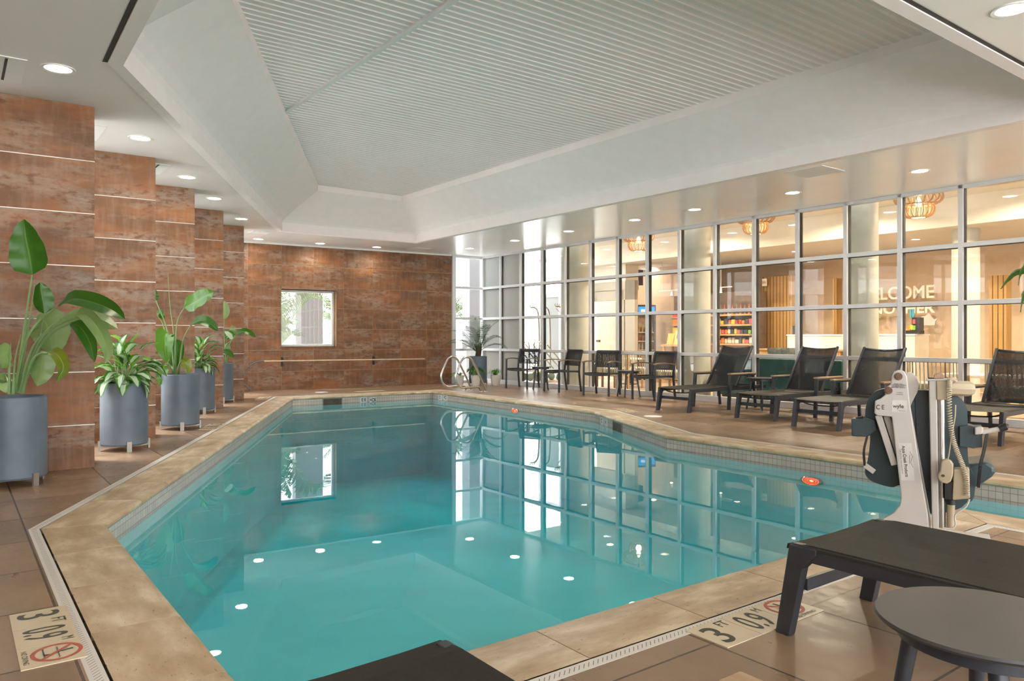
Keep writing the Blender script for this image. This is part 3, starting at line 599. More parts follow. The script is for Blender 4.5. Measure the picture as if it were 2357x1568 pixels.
# ---------------------------------------------------------------- loungers
def make_lounger(loc,rz,label):
    t=T('sun_lounger',label,'sun lounger',loc,rz,'dark sun loungers'); hw=.305
    for s in (-1,1):
        x=hw*s
        b=MB(); b.prism([(x-.018*s,-.08,0),(x-.018*s,-.022,0),(x-.018*s,.035,.27),(x-.018*s,.09,.33),(x-.018*s,.09,.352),(x-.018*s,-.02,.352)],(.044*s,0,0)); b.build('leg',m_char,t,.004)
        MB().bar((x,-.015,.327),(x,1.86,.327),.032,.06).build('side_rail',m_char,t,.003)
        b=MB(); b.bar((x+.045*s,.84,0),(x+.04*s,.885,.54),.035,.05,(1,0,0)); b.build('leg',m_char,t,.004)
        b=MB(); b.bar((x+.045*s,1.53,0),(x+.04*s,1.47,.54),.03,.04,(1,0,0)); b.build('leg',m_char,t,.004)
        ar=MB().bar((x+.04*s,.86,.536),(x+.04*s,1.52,.536),.04,.025).build('arm_rail',m_char,t,.003)
        MB().bx((x+.04*s-.03,.85,.547),(x+.04*s+.03,1.53,.57)).build('armrest',m_arml,t,.004)
        MB().bar((x*.86,1.3,.64),(x*.86,1.58,.35),.012,.02,(1,0,0)).build('back_prop',m_char,t)
    MB().bar((-hw+.02,.02,.2),(hw-.02,.02,.2),.02,.045).build('cross_bar',m_char,t,.003)
    p=bez([(-hw,.06,.325),(-.15,.07,.285),(.15,.07,.285),(hw,.06,.325)],5); MB().tube(p,.009,8).build('tension_bar',m_char,t)
    MB().bar((-hw,1.85,.335),(hw,1.85,.335),.03,.04).build('end_bar',m_char,t)
    b=MB(); N=12
    for i in range(N):
        for j in range(6):
            f=lambda i,j:((-.324,-.316,-.2,0,.2,.316,.324)[j],-.035+1.18*i/N,(.345,.362,.357,.353,.357,.362,.345)[j]-(.0 if i else .012))
            b.quad([f(i,j),f(i+1,j),f(i+1,j+1),f(i,j+1)],None,0,True)
    b.build('seat',m_seat,t)
    b0=Vector((0,1.13,.365)); b1=Vector((0,1.54,.985))
    b=MB(); N=8
    for i in range(N):
        for j in range(6):
            f=lambda i,j:(-.27+.54*j/6,b0.y+(b1.y-b0.y)*i/N+.03*math.sin(PI*j/6)*(i/N),b0.z+(b1.z-b0.z)*i/N-.02*math.sin(PI*j/6)*(i/N)-.015*math.sin(PI*j/6)*(1 if i==N else 0))
            b.quad([f(i,j),f(i+1,j),f(i+1,j+1),f(i,j+1)],None,0,True)
    bk=b.build('backrest',m_sling,t)
    b=MB()
    for s in (-1,1): b.bar((.285*s,b0.y-.02,b0.z-.01),(.285*s,b1.y+.005,b1.z+.01),.03,.03,(1,0,0))
    b.build('back_frame',m_char,t,.003)
    b=MB()
    for j in range(6):
        f=lambda j,k:(-.27+.54*j/6,b1.y-.075-k*.02-.012+.022*math.sin(PI*j/6),b1.z-.10-k*.032-.03*math.sin(PI*j/6)+.0)
        b.quad([f(j,0),f(j+1,0),f(j+1,1),f(j,1)],None,0,True)
    b.build('head_seam',m_black,bk)
    b=MB()
    for j in range(6):
        f=lambda j,k:(-.27+.54*j/6,b1.y+.012-k*.02+.03*math.sin(PI*j/6),b1.z+.005-k*.03-.022*math.sin(PI*j/6))
        b.quad([f(j,0),f(j+1,0),f(j+1,1),f(j,1)],None,0,True)
    b.build('head_hem',m_char,bk)
    return t
lv=TH+PI/2-PI/2   # local +y along V : rotate by angle of V minus 90 degrees
RV=math.atan2(V.y,V.x)-PI/2; RU=TH-PI/2
lo=make_lounger((2.506,11.53,0),RV,'sun lounger nearest the armchairs, by the glass wall'); dup(lo,(3.39,10.37,0),RV,'second sun lounger from the armchairs, by the glass wall')
dup(lo,(3.81,9.36,0),RV+R(-2),'third sun lounger by the glass wall, left of the pool lift'); dup(lo,(4.95,8.12,0),RV+R(1),'sun lounger cut by the right picture edge behind the pool lift')
dup(lo,(1.33,3.04,0),RU,'big black sun lounger in the right foreground below the pool lift'); dup(lo,(-.175-.305*V.x,1.925-.305*V.y,0),RU,'black sun lounger end at the bottom picture edge')
# ---------------------------------------------------------------- handrails
def rail(loc,label):
    t=T('pool_handrail',label,'handrail',loc,math.atan2(-V.y,-V.x),'stainless pool handrails')
    p=[(0,0,0),(.055,0,.13),(.30,0,.57)]+[(.39,0,.69),(.48,0,.725),(.57,0,.70),(.64,0,.61)]+[(.745,0,.38),(.76,0,.30),(.72,0,.19),(.63,0,.115),(.52,0,.10),(.25,0,.105),(.18,0,.085),(.125,0,0)]
    MB().tube(bez(p,6),.021,14).build('rail',m_chrome,t)
    for x in (0,.125): MB().lathe([(.045,0),(.045,.006),(.026,.014),(.022,.014)],20,(x,0,0),cap=False).build('deck_flange',m_chrome,t)
    return t
r1=rail((-.535,15.66,0),'right stainless handrail loop, the nearer of the pair at the pool corner'); dup(r1,(-.86,16.02,0),math.atan2(-V.y,-V.x),'left stainless handrail loop, the farther of the pair at the pool corner')
# ---------------------------------------------------------------- pole hung on the back wall
bp=lambda px,py,off=.05:(lambda q:Vector((q.x-BN.x*off,q.y-BN.y*off,H-(py-HX)*q.y/F)))(BL+BD*bx_(px))
t=T('pool_pole','long cream pool pole hung on the tiled wall below the window','pole',tuple(bp(648,830,.07)))
rel=lambda q:q-t.location
MB().tube([rel(bp(606,831.5,.07)),rel(bp(975,826.5,.07))],.016,10).build('shaft',P('cream pole',(.62,.50,.34),.4),t)
MB().tube([rel(q) for q in bez([bp(606,831.5,.07),bp(590,833,.07),bp(573,842,.07),bp(562,856,.07),bp(557,880,.07),bp(566,889,.09),bp(575,897,.12)],6)],.014,8).build('hose',P('grey hose',(.10,.13,.14),.5),t)
for px,py,lb in ((648.5,833,'left black hook holding the pole below the window'),(858.5,829.5,'right black hook holding the pole on the tiled wall')):
    q=bp(px,py,.0); h=T('pole_hook',lb,'hook',tuple(q),math.atan2(BD.y,BD.x),'black pole hooks')
    MB().bx((-.02,-.03,-.1),(.02,-.012,.1)).build('plate',m_black,h,.004); b=MB()
    for s in (1,-1): b.tube(bez([(0,-.03,.05*s),(0,-.07,.045*s),(0,-.105,.055*s),(0,-.11,.09*s)],4),.008,6)
    b.build('prong',m_black,h)
# ---------------------------------------------------------------- plants
def leaf(par,path,w,side,mat,name='leaf',stalk=None,rs=.008,fold=.25,wide=.45,curl=0,uvn=1,stm=None,n=14,m=6,droop=0):
    pts=bez(path,max(2,n//(len(path)-1))); n=len(pts); b=MB(); side=Vector(side)
    rows=[]
    for i,p in enumerate(pts):
        t=i/(n-1); d=(pts[min(i+1,n-1)]-pts[max(i-1,0)]).normalized(); sd=(side-d*side.dot(d)); sd=sd.normalized() if sd.length>1e-5 else d.orthogonal().normalized(); nr=d.cross(sd)
        a=math.log(.5)/math.log(wide); k=t**a; hw=w/2*(max(0,math.sin(PI*min(1,max(0,k))))**.62) if 0<t<1 else w*.02
        row=[]
        for j in range(m+1):
            s=(j/m*2-1); wob=.04*math.sin(t*23+s*3)*w*abs(s)
            row.append(p+sd*(s*hw)*(1-.12*fold*abs(s))+nr*(fold*hw*abs(s)+curl*hw*s*s+wob))
        rows.append(b.pts(row))
    for i in range(n-1):
        for j in range(m):
            b.face([rows[i]+j,rows[i]+j+1,rows[i+1]+j+1,rows[i+1]+j],[(j/m,i/(n-1)),((j+1)/m,i/(n-1)),((j+1)/m,(i+1)/(n-1)),(j/m,(i+1)/(n-1))],0,True)
    o=b.build(name,mat,par,fix=False)
    if stalk: q=bez(stalk,5); L=len(q); MB().tube(q,[rs*(1.5-.9*k/(L-1)) for k in range(L)],7).build('stalk',stm or m_stalk,o)
    return o
def planter(loc,label,name='potted_plant',r=.22,h=.68,soil=True,rz=.4):
    t=T(name,label,'potted plant',loc,rz*0)
    pot=MB().lathe([(0,.055),(r-.012,.055),(r,.07),(r,h-.005),(r-.005,h),(r-.022,h),(r-.024,h-.05),(0,h-.05)],48).build('pot',m_slate,t)
    MB().lathe([(0,h-.035),(r-.023,h-.04)],24).build('soil',m_soil,t,fix=False)
    for k in range(4):
        a=rz+PI/2*k; c,s_=math.cos(a),math.sin(a); M=Matrix.Rotation(a,4,'Z'); MB(M).bx((r-.002,-.022,0),(r+.016,.022,.10)).build('pot_foot',m_steel2,pot); MB(M).bx((.04,-.012,.03),(r+.004,.012,.055)).build('foot_bar',m_steel2,pot)
    return t
def bop(loc,label,leaves,Y0,**k):
    t=planter(loc,label,'bird_of_paradise_plant',**k); L0=Vector(loc)
    for lf in leaves:
        pth,w,side,mt,stk,dY=lf[:6]; kw=lf[6] if len(lf)>6 else {}
        f=lambda q:PX(q[0],q[1],Y0+(q[2] if len(q)>2 else dY))-L0
        if pth: leaf(t,[f(q) for q in pth],w*Y0/F,side,mt,'leaf',[f(q) for q in stk] if stk else None,stm=m_stalk,**kw)
        else: q=bez([f(x) for x in stk],5); MB().tube(q,[.011*(1-.8*i/(len(q)-1)) for i in range(len(q))],7).build('rolled_leaf',m_stalk,t)
    return t
X=(1,0,0)
bop((-3.86,5.83,0),'bird of paradise with drooping leaves in the nearest grey planter',[
 ([(74,632),(68,590),(59,545),(55,505)],76,(1,.25,.1),m_bop,[(36,905,0),(50,800),(64,700),(74,632)],-.02,dict(wide=.3,fold=-.25)),
 ([(102,722),(100,700),(95,672),(92,650)],46,(1,.3,0),m_bop,[(42,905,0),(80,815),(102,722)],.1,dict(wide=.45,fold=.3)),
 ([(134,705),(172,688,-.25),(225,700,-.35),(262,716,-.42),(288,735,-.45)],42,(.3,.5,1),m_bop,[(32,905,0),(58,790),(92,737,-.08),(134,705,-.14)],-.15,dict(fold=.45)),
 ([(137,735),(168,722,-.1),(225,732,-.15),(271,757,-.2)],40,(.2,.6,1),m_bopp,[(45,905,0),(72,808),(105,764),(137,735)],-.05,dict(fold=-.4)),
 ([(168,733),(197,725,-.2),(228,758,-.28),(246,802,-.3),(241,837,-.3)],34,(.5,.5,.9),m_bopp,[(46,905,0),(84,800,-.05),(120,757,-.1),(168,733,-.15)],-.15,dict(fold=.7)),
 ([(163,744),(188,757,-.2),(207,790,-.22),(218,833,-.22)],34,(.8,.5,.6),m_bop,[(48,905,0),(90,800,-.05),(126,763,-.1),(163,744,-.15)],-.15,dict(fold=.5)),
 ([(86,727),(104,742,.2),(116,775,.2),(121,816,.2)],92,(1,.1,.35),m_bopp,[(44,905,.05),(58,760,.1),(72,735,.15),(86,727,.2)],.2,dict(fold=-.15,wide=.5)),
 ([(95,808),(97,830),(93,862),(86,889)],54,(1,.2,0),m_bopp,[(52,905,0),(66,845),(82,817),(95,808)],.0,dict(fold=-.2,wide=.4)),
 ([(109,814),(130,815,-.12),(146,845,-.15),(129,880,-.16)],30,(.7,.6,.5),m_bopy,[(50,905,0),(70,838),(90,815),(109,814)],-.1,dict(fold=.5)),
 ([(24,808),(8,815,-.1),(-10,835,-.15),(-20,865,-.2)],62,(.3,.3,1),m_bopp,[(28,905,0),(20,850),(24,808)],-.05,dict(fold=-.3)),
 ([(10,858),(8,880),(14,905,-.1)],36,(1,.3,0),m_bopp,[(30,907,0),(16,870),(10,858)],.1,{}),
 (None,0,None,None,[(40,905),(60,790),(70,720),(80,655)],.02),(None,0,None,None,[(20,907),(22,850),(25,790)],-.08),(None,0,None,None,[(30,907),(35,830),(48,770)],-.05)],5.83,rz=-.35)
bop((-4.12,9.34,0),'bird of paradise with one upright paddle leaf in the third grey planter',[
 ([(424,709),(447,697,-.05),(472,683,-.1),(493,673,-.12)],50,(.3,.3,1),m_bopl,[(404,862,0),(404,790),(409,738),(424,709)],-.05,dict(fold=.15,wide=.42)),
 ([(438,750),(460,738,-.15),(484,746,-.2),(502,762,-.22)],26,(.2,.6,1),m_bop,[(412,862,0),(419,795),(428,768),(438,750)],-.1,dict(fold=.4)),
 ([(386,766),(381,772,-.12),(380,800,-.18),(384,837,-.2)],46,(1,.2,.15),m_bopl,[(402,862,0),(396,800),(391,772),(386,766)],-.1,dict(fold=.35,wide=.4)),
 ([(403,781),(408,800),(403,830),(399,846)],34,(1,.3,0),m_bop,[(404,862,0),(405,820),(403,781)],.0,dict(fold=.3)),
 ([(380,838),(376,848,-.1),(372,868,-.14),(366,888,-.15)],26,(1,.3,.1),m_bopl,[(400,862,0),(388,838),(380,838)],-.1,dict(fold=.3)),
 ([(417,829),(426,833,-.1),(432,845,-.14),(431,861,-.15)],24,(1,.2,.2),m_bopy,[(408,862,0),(412,840),(417,829)],-.1,dict(fold=.3)),
 ([(359,692),(357,682),(354,662)],16,(1,.3,0),m_bop,[(400,862,0),(385,760),(359,692)],.0,{}),
 ([(362,726),(368,722),(378,735)],20,(.5,.3,1),m_bop,[(400,862,0),(378,755),(362,726)],.12,{}),
 (None,0,None,None,[(404,862),(400,770),(391,700),(386.5,629)],.03)],9.34,rz=.5)
bop((-5.09,13.1,0),'small bird of paradise in the farthest grey planter',[
 ([(516,735),(520,715),(516,693)],17,(1,.2,0),m_bopp,[(522,838,0),(517,790),(516,735)],0,{}),
 ([(535,781),(527,770),(517,763)],22,(.4,.3,1),m_agl,[(523,838,0),(519,800),(535,781)],-.05,{}),
 ([(531,772),(536,760),(533,750)],18,(1,.2,.2),m_bopp,None,0,{}),
 ([(541,773),(558,763),(575,767),(589,777)],15,(.2,.5,1),m_bop,[(523,838,0),(528,795),(541,773)],-.1,dict(fold=.4)),
 ([(521,809),(523,800),(521,790)],14,(1,.2,0),m_bopp,None,-.05,{}),
 ([(512,808),(526,812),(539,823)],14,(.3,.4,1),m_bop,[(522,838,0),(512,815),(512,808)],-.1,dict(fold=.3)),
 (None,0,None,None,[(523,838),(524,815),(521,770)],.03)],13.1,rz=.6)
def aglao(loc,label,seed,n=56,r=.27,hh=.5,**k):
    t=planter(loc,label,'variegated_foliage_plant',**k); q=random.Random(seed); z0=.65
    for i in range(n):
        az=q.uniform(0,2*PI); el=R(q.choice([78,62,50,38,25,12])+q.uniform(-8,8)); pl=q.uniform(.12,.34)*(1.3 if el>R(55) else .8); L=q.uniform(.19,.28); w=L*q.uniform(.42,.54)
        d=Vector((math.cos(az)*math.cos(el),math.sin(az)*math.cos(el),math.sin(el))); s0=Vector((q.uniform(-.06,.06),q.uniform(-.06,.06),z0-.02)); base=s0+Vector((d.x*pl*.7,d.y*pl*.7,d.z*pl*.9+.06))
        dn=Vector((d.x,d.y,0)).normalized() if el<R(85) else Vector((1,0,0)); el2=el-R(q.uniform(5,50)); d2=dn*math.cos(el2)+Vector((0,0,math.sin(el2))); el3=el2-R(q.uniform(15,50)); d3=dn*math.cos(el3)+Vector((0,0,math.sin(el3)))
        mt=q.choice([m_agl,m_agl,m_agl,m_agl2]) if el>R(30) else m_agl
        leaf(t,[base,base+d2*L*.5,base+d2*L*.5+d3*L*.5],w,Vector((-dn.y,dn.x,0))+Vector((0,0,q.uniform(-.3,.3))),mt,'leaf',[s0,(s0+base)/2+d*.02,base],.004,.3,.4,n=8,m=4)
    return t
aglao((-3.93,7.62,0),'leafy variegated plant in the second grey planter',3,rz=-.9); aglao((-4.69,11.27,0),'leafy variegated plant in the fourth grey planter',5,48,rz=.7)
# corner palm
def frond(par,base,d,L,droop,nl,ll,mat,wl=.014,name='frond',rs=.007,seed=0,upf=.25):
    q=random.Random(seed); d=Vector(d).normalized(); hor=Vector((d.x,d.y,0)); hor=hor.normalized() if hor.length>.05 else Vector((1,0,0)); pts=[]; N=14; p=Vector(base); e=math.asin(max(-1,min(1,d.z)))
    for i in range(N+1):
        pts.append(p.copy()); a=e-droop*(i/N)**1.5; p=p+(hor*math.cos(a)+Vector((0,0,math.sin(a))))*(L/N)
    b=MB(); b.tube(pts,[rs*(1-.8*i/N) for i in range(N+1)],5,mi=0); side=Vector((-hor.y,hor.x,0))
    for k in range(nl):
        t=.22+.77*k/(nl-1); i=min(N-1,int(t*N)); f=t*N-i; c=pts[i].lerp(pts[i+1],f); dd=(pts[i+1]-pts[i]).normalized(); nu=side.cross(dd)
        l=ll*(math.sin(PI*(.12+.83*t))**.7)*q.uniform(.85,1.1)
        for s in (-1,1):
            ld=(side*s*.8+dd*.65+nu*(-upf if nu.z>0 else upf)*-1*q.uniform(.4,1.1)).normalized(); tip=c+ld*l+Vector((0,0,-.28*l)); m=c+ld*l*.5; wv=dd*wl*.5
            b.quad([c-wv*.4,c+wv*.4,m+wv,m-wv],None,0,True); b.quad([m-wv,m+wv,tip],None,0,True)
    return b.build(name,mat,par,fix=False)
def frondpath(par,path,ll,nl,mat,wl,seed=0,rs=.012,hang=.5):
    q=random.Random(seed); pts=bez(path,8); N=len(pts)-1; b=MB(); b.tube(pts,[rs*(1-.75*i/N) for i in range(N+1)],6); up=Vector((0,0,1))
    for k in range(nl):
        t=.12+.87*k/(nl-1); i=min(N-1,int(t*N)); c=pts[i].lerp(pts[i+1],t*N-i); dd=(pts[i+1]-pts[i]).normalized(); sd=dd.cross(up); sd=sd.normalized() if sd.length>.05 else Vector((0,1,0)); nu=sd.cross(dd)
        l=ll*(math.sin(PI*(.15+.80*t))**.6)*q.uniform(.85,1.12)
        for s in (-1,1):
            ld=(sd*s*.75+dd*.6+nu*q.uniform(.3,.9)).normalized(); m=c+ld*l*.5; tip=c+ld*l*.95+Vector((0,0,-hang*l*.5)); w=dd*wl*.5
            b.quad([c-w*.5,c+w*.5,m+w,m-w],None,0,True); b.quad([m-w,m+w,tip],None,0,True)
    return b.build('frond',mat,par,fix=False)
t=planter((-.82,18.02,0),'feathery potted palm in the far corner','potted_palm'); q=random.Random(11)
b=MB()
for k in range(9):
    a=k*.7; b.tube([(.05*math.cos(a),.05*math.sin(a),.63),(.05*math.cos(a)+.02,.05*math.sin(a),.8),(.09*math.cos(a),.09*math.sin(a),.98)],[.022,.02,.01],6)
b.build('stem_clump',m_bark,t)
for k,(az,el,L,dr) in enumerate([(200,38,.78,1.3),(188,50,.72,1.5),(215,62,.85,1.2),(250,70,.8,1.0),(120,84,.9,.5),(330,58,.75,1.5),(345,35,.72,1.4),(20,66,.6,1.2),(60,80,.7,.6),(95,86,.85,.4),(270,50,.55,1.6),(300,72,.8,.9),(165,60,.5,1.4),(235,35,.6,1.5),(5,78,.85,.9)]):
    frond(t,(.06*math.cos(R(az)),.06*math.sin(R(az)),.80),(math.cos(R(az))*math.cos(R(el)),math.sin(R(az))*math.cos(R(el)),math.sin(R(el))),L,dr,22,.24,m_palm,.013,seed=k)
def smallpot(loc,label,r,h,kind,seed):
    t=T('potted_plant',label,'potted plant',loc,0,'small white pots in the corner'); q=random.Random(seed)
    MB().lathe([(0,0),(r*.72,0),(r*.8,.02),(r,h*.85),(r*1.02,h),(r*.94,h),(r*.9,h-.02),(0,h-.02)],32).build('pot',m_wpot,t); MB().lathe([(0,h-.012),(r*.9,h-.015)],20).build('soil',m_soil,t,fix=False)
    if kind=='grass':
        for k in range(46):
            a=q.uniform(0,2*PI); el=R(q.uniform(30,80)); L=q.uniform(.16,.30); d=Vector((math.cos(a),math.sin(a),0)); p=Vector((d.x*.02,d.y*.02,h-.02)); m=p+d*math.cos(el)*L*.5+Vector((0,0,math.sin(el)*L*.6)); e=m+d*L*.45+Vector((0,0,-L*q.uniform(-.1,.45)))
            leaf(t,[p,m,e],.018,(-d.y,d.x,0),m_bopl if k%3 else m_agl2,'leaf',n=6,m=2,fold=.4)
    elif kind=='bush':
        for k in range(34):
            a=q.uniform(0,2*PI); el=R(q.uniform(15,75)); L=q.uniform(.1,.16); d=Vector((math.cos(a),math.sin(a),0)); p=Vector((0,0,h)); m=p+d*math.cos(el)*L*1.2+Vector((0,0,math.sin(el)*L*1.4)); e=m+d*L*.7+Vector((0,0,-L*.5))
            leaf(t,[m,(m+e)/2+Vector((0,0,.02)),e],.055,(-d.y,d.x,.2),m_bop,'leaf',[p,(p+m)/2,m],.003,n=6,m=4)
    else:
        for k in range(16):
            a=q.uniform(0,2*PI); L=q.uniform(.06,.12); d=Vector((math.cos(a),math.sin(a),0)); p=Vector((d.x*.02,d.y*.02,h-.01)); m=p+d*L*.5+Vector((0,0,L*.6)); e=m+d*L*.5+Vector((0,0,-L*.2)); leaf(t,[p,m,e],.03,(-d.y,d.x,0),m_bop,'leaf',n=6,m=2)
        for s,(dx,dy) in enumerate(((-.26,-.06),(-.2,-.1),(.03,-.12))):
            p=Vector((0,0,h)); leaf(t,[p,p+Vector((dx*.5,dy,.06)),p+Vector((dx,dy,-.06))],.02,(0,0,1),m_bopy,'trailing_leaf',n=8,m=2)
smallpot((-1.235,17.72,0),'low succulent in the left small white pot beside the tiled wall',.108,.235,'succ',1); smallpot((-.845,17.50,0),'dark bushy plant in the white pot in front of the palm planter',.113,.25,'bush',2); smallpot((-.385,17.62,0),'bright grassy plant in the white pot right of the palm planter',.12,.25,'grass',3)
# big plant just past the right picture edge, its leaf tips reach in
t=planter((5.03,6.72,0),'tall houseplant at the right picture edge, only leaf tips in view','tall_foliage_plant')
for pth,w in (([(4.76,6.72,1.86),(4.63,6.72,1.83),(4.545,6.72,1.73),(4.525,6.72,1.60)],.08),([(4.74,6.7,1.62),(4.63,6.7,1.59),(4.55,6.7,1.51),(4.53,6.7,1.36)],.11),([(4.90,6.9,1.70),(4.82,7.0,1.78),(4.72,7.1,1.74),(4.68,7.2,1.6)],.13),([(5.1,6.8,1.9),(5.3,6.8,1.95),(5.5,6.8,1.7)],.14),([(5.03,6.6,2.1),(5.1,6.5,2.2),(5.2,6.3,2.0)],.13)):
    p0=Vector(pth[0])-t.location; leaf(t,[Vector(x)-t.location for x in pth],w,(.3,.6,.4),m_bop,'leaf',[(0,0,.62),(p0.x*.4,p0.y*.4,p0.z*.75),p0],.006,.3)
poollight(1187,946,P3,P4,'far red glowing lamp under the right waterline tiles'); poollight(1870,1107,P5,P6,'near red glowing lamp under the waterline below the loungers')
# ---------------------------------------------------------------- pool lift
YL=4.22; LO=Vector(((2120-1178.5)*YL/F,YL,0)); lift=T('pool_lift','ivory and dark teal pool lift chair beside the water','pool lift',tuple(LO))
NL=Vector((LO.x,LO.y,0)).normalized(); NX=Vector((NL.y,-NL.x,0))   # the lift stands square to this direction
def lz(x,y,dy=0):  # spot in the 3.408x enlargement of the lift, on the upright plane dy behind its mast
    r=Vector(((1850+x/3.408-1178.5)/F,1,-(780+y/3.408-HX)/F)); s_=(LO.dot(NL)+dy)/r.dot(NL); return Vector((0,0,H))+r*s_-LO
def slab(name,poly,dy0,dy1,mat,par=lift,bev=.006,rnd_=0):
    if rnd_: poly=[(p.x,p.y) for p in bez([Vector((*q,0)) for q in poly]+[Vector((*poly[0],0))],4)[:-1]]
    f=[lz(x,y,dy0) for x,y in poly]; return MB().prism(f,NL*(dy1-dy0)).build(name,mat,par,bev)
base=MB(FR((0,0,0),NX,NL)).bx((-.12,-.10,0),(.34,.24,.02)).build('base_plate',m_lift,lift,.004)
mast=slab('mast_plate',[(742,243),(790,255),(812,300),(835,520),(880,800),(930,1130),(975,1380),(990,1560),(560,1560),(600,1425),(700,1370),(752,1310),(765,1250),(735,1000),(690,612),(575,602),(553,585),(558,487),(600,470),(640,440),(633,405),(650,378),(680,360),(692,290),(708,258)],-.012,.012,m_lift)
slab('rear_mast_plate',[(800,262),(845,262),(890,305),(905,360),(890,425),(855,490),(838,530),(1000,1420),(1000,1560),(960,1560),(800,520)],.07,.09,m_lift)
slab('mast_web',[(795,300),(812,300),(835,520),(880,800),(930,1130),(985,1540),(960,1540),(800,500)],.012,.07,m_beige,lift,0)
for x,y,dy in ((742,295,-.02),(664,405,-.02)):
    p=lz(x,y); MB().lathe([(.016,0),(.016,.014),(.0,.014)],6,(0,0,0)).build('bolt',m_bolt,lift).matrix_local=FR(p-NL*.012,NX,(0,0,1))
    MB().lathe([(.022,0),(.022,.004),(0,.004)],20).build('washer',m_bolt,lift).matrix_local=FR(p-NL*.0115,NX,(0,0,1))
for a,b_,dy in (((585,600),(712,990),.03),((650,605),(745,900),.06)):
    MB().bar(lz(*a,dy),lz(*b_,dy),.035,.03,tuple(NL)).build('link_arm',m_lift,lift,.004)
# printed labels
LM=lambda x,y,rot=0,dy=-.0135: FR(lz(x,y,dy),NX,(0,0,1))@Matrix.Rotation(R(rot),4,'Z')
lb=MB(LM(750,530,0,-.0128)).bx((-.038,-.034,-.0005),(.038,.034,.0002)).build('label',m_paper,mast)
text('lettering','wyle',.03,LM(742,530),m_ink,mast,.0002,1,.0004); text('lettering','laboratories',.007,LM(772,566),m_ink,mast,.0001)
for k,s in enumerate(('READ ALL','INSTRUCTIONS','CAREFULLY','BEFORE USING')): text('lettering',s,.0105,LM(743,355+k*9),m_ink,mast,.0001)
text('lettering','U.S. Patent',.007,LM(756,423),m_ink,mast,.0001); text('lettering','#7,240,380 B2',.006,LM(752,437),m_ink,mast,.0001)
text('lettering','C E',.036,LM(600,538),m_ink,mast,.0002,.8,.0005)
MB(LM(806,965,-86,-.0128)).bx((-.105,-.033,-.0005),(.105,.033,.0002)).build('label',m_paper,mast)
text('lettering','Aqua Creek Products',.0235,LM(795,962,-84),m_ink,mast,.0002,.85,.0004); text('lettering','1-800-687-3753 • www.aquacreek.com',.009,LM(765,962,-84),m_ink,mast,.0001)
b=MB(LM(825,940,-84)); 
for p,q in (((-.04,.008),(-.01,.02)),((-.01,.02),(.02,.006)),((.02,.006),(.05,.016)),((-.02,.006),(.03,.0))): b.bar((*p,0),(*q,0),.0015,.0006)
b.build('mountain_mark',m_ink,mast)
# column, actuator, motor
col=slab('column',[(980,325),(1045,325),(1062,1500),(1062,1590),(1010,1590)],-.02,.012,m_lift)
slab('column_cap',[(958,316),(1205,316),(1205,330),(958,330)],-.03,.08,m_lift,lift,.003)
MB().tube([lz(1075,470,.01),lz(1085,1480,.01)],.019,14).build('actuator_tube',P('brushed tube',(.45,.43,.40),.3,.9),lift)
slab('gearbox',[(1040,330),(1130,330),(1132,480),(1045,482)],-.03,.06,m_beige)
a0=lz(1130,388,.02); a1=lz(1290,392,.05); MB().tube([a0,a1,lz(1325,393,.06)],[.042,.043,.034],8).build('motor',m_beige,lift,.003)
slab('top_bracket',[(1020,285),(1040,272),(1090,272),(1103,290),(1103,312),(1020,312)],-.02,.02,P('rusty bracket',(.33,.22,.15),.5,.2,.3,20),lift,.004)
MB().bar(lz(975,310,.01),lz(1040,312,.01),.03,.008).build('key_plate',m_black,lift)
def coil(pts,r,turns,name,wr=.0028):
    p=bez(pts,30); L=len(p); o=[]
    for i in range(L*4):
        t=i/(L*4-1)*(L-1); k=min(L-2,int(t)); c=p[k].lerp(p[k+1],t-k); d=(p[k+1]-p[k]).normalized(); x=d.orthogonal().normalized(); x=Vector(tuple(NL))-d*d.y; x.normalize(); y=d.cross(x); a=2*PI*turns*i/(L*4-1); o.append(c+x*math.cos(a)*r+y*math.sin(a)*r)
    MB().tube(o,wr,5).build(name,P('cord '+name,(.52,.45,.33),.45),lift)
D=lambda x,y,dy=-.05: lz(x,y,dy)
coil([D(1195,320),D(1150,330),D(1140,420),D(1145,600),D(1165,760),D(1200,880),D(1245,990),D(1275,1100),D(1280,1230)],.011,70,'coiled_cord')
MB().tube(bez([D(1190,520),D(1185,620),D(1160,760),D(1140,900),D(1130,950)],6),.004,6).build('thin_cable',m_beige,lift)
MB().tube(bez([D(1300,1260),D(1270,1320),D(1200,1370),D(1185,1400),D(1190,1460),D(1160,1490),D(1090,1485)],6),.005,6).build('lower_cable',m_lift,lift)
slab('hand_control',[(1085,955),(1120,945),(1155,955),(1175,985),(1172,1070),(1155,1120),(1125,1140),(1085,1130),(1055,1105),(1052,1070),(1070,1040),(1075,985)],-.09,-.05,m_beige,lift,.012)
MB().lathe([(.008,0),(.008,.004),(.004,.004),(.004,0)],14).build('hand_control_knob',m_bolt,lift).matrix_local=FR(lz(1093,1075,-.09),NX,(0,0,1))
slab('control_box',[(1175,1022),(1300,1018),(1305,1255),(1165,1270)],-.04,.04,m_beige,lift,.008)
slab('battery',[(1105,1130),(1168,1120),(1168,1272),(1105,1262)],-.035,.03,m_black,lift,.005)
MB().tube([lz(1155,1262),lz(1155,1300)],.022,14).build('ram_collar',m_black,lift); MB().tube([lz(1155,1300),lz(1150,1490)],.02,14).build('ram_sleeve',m_beige,lift)
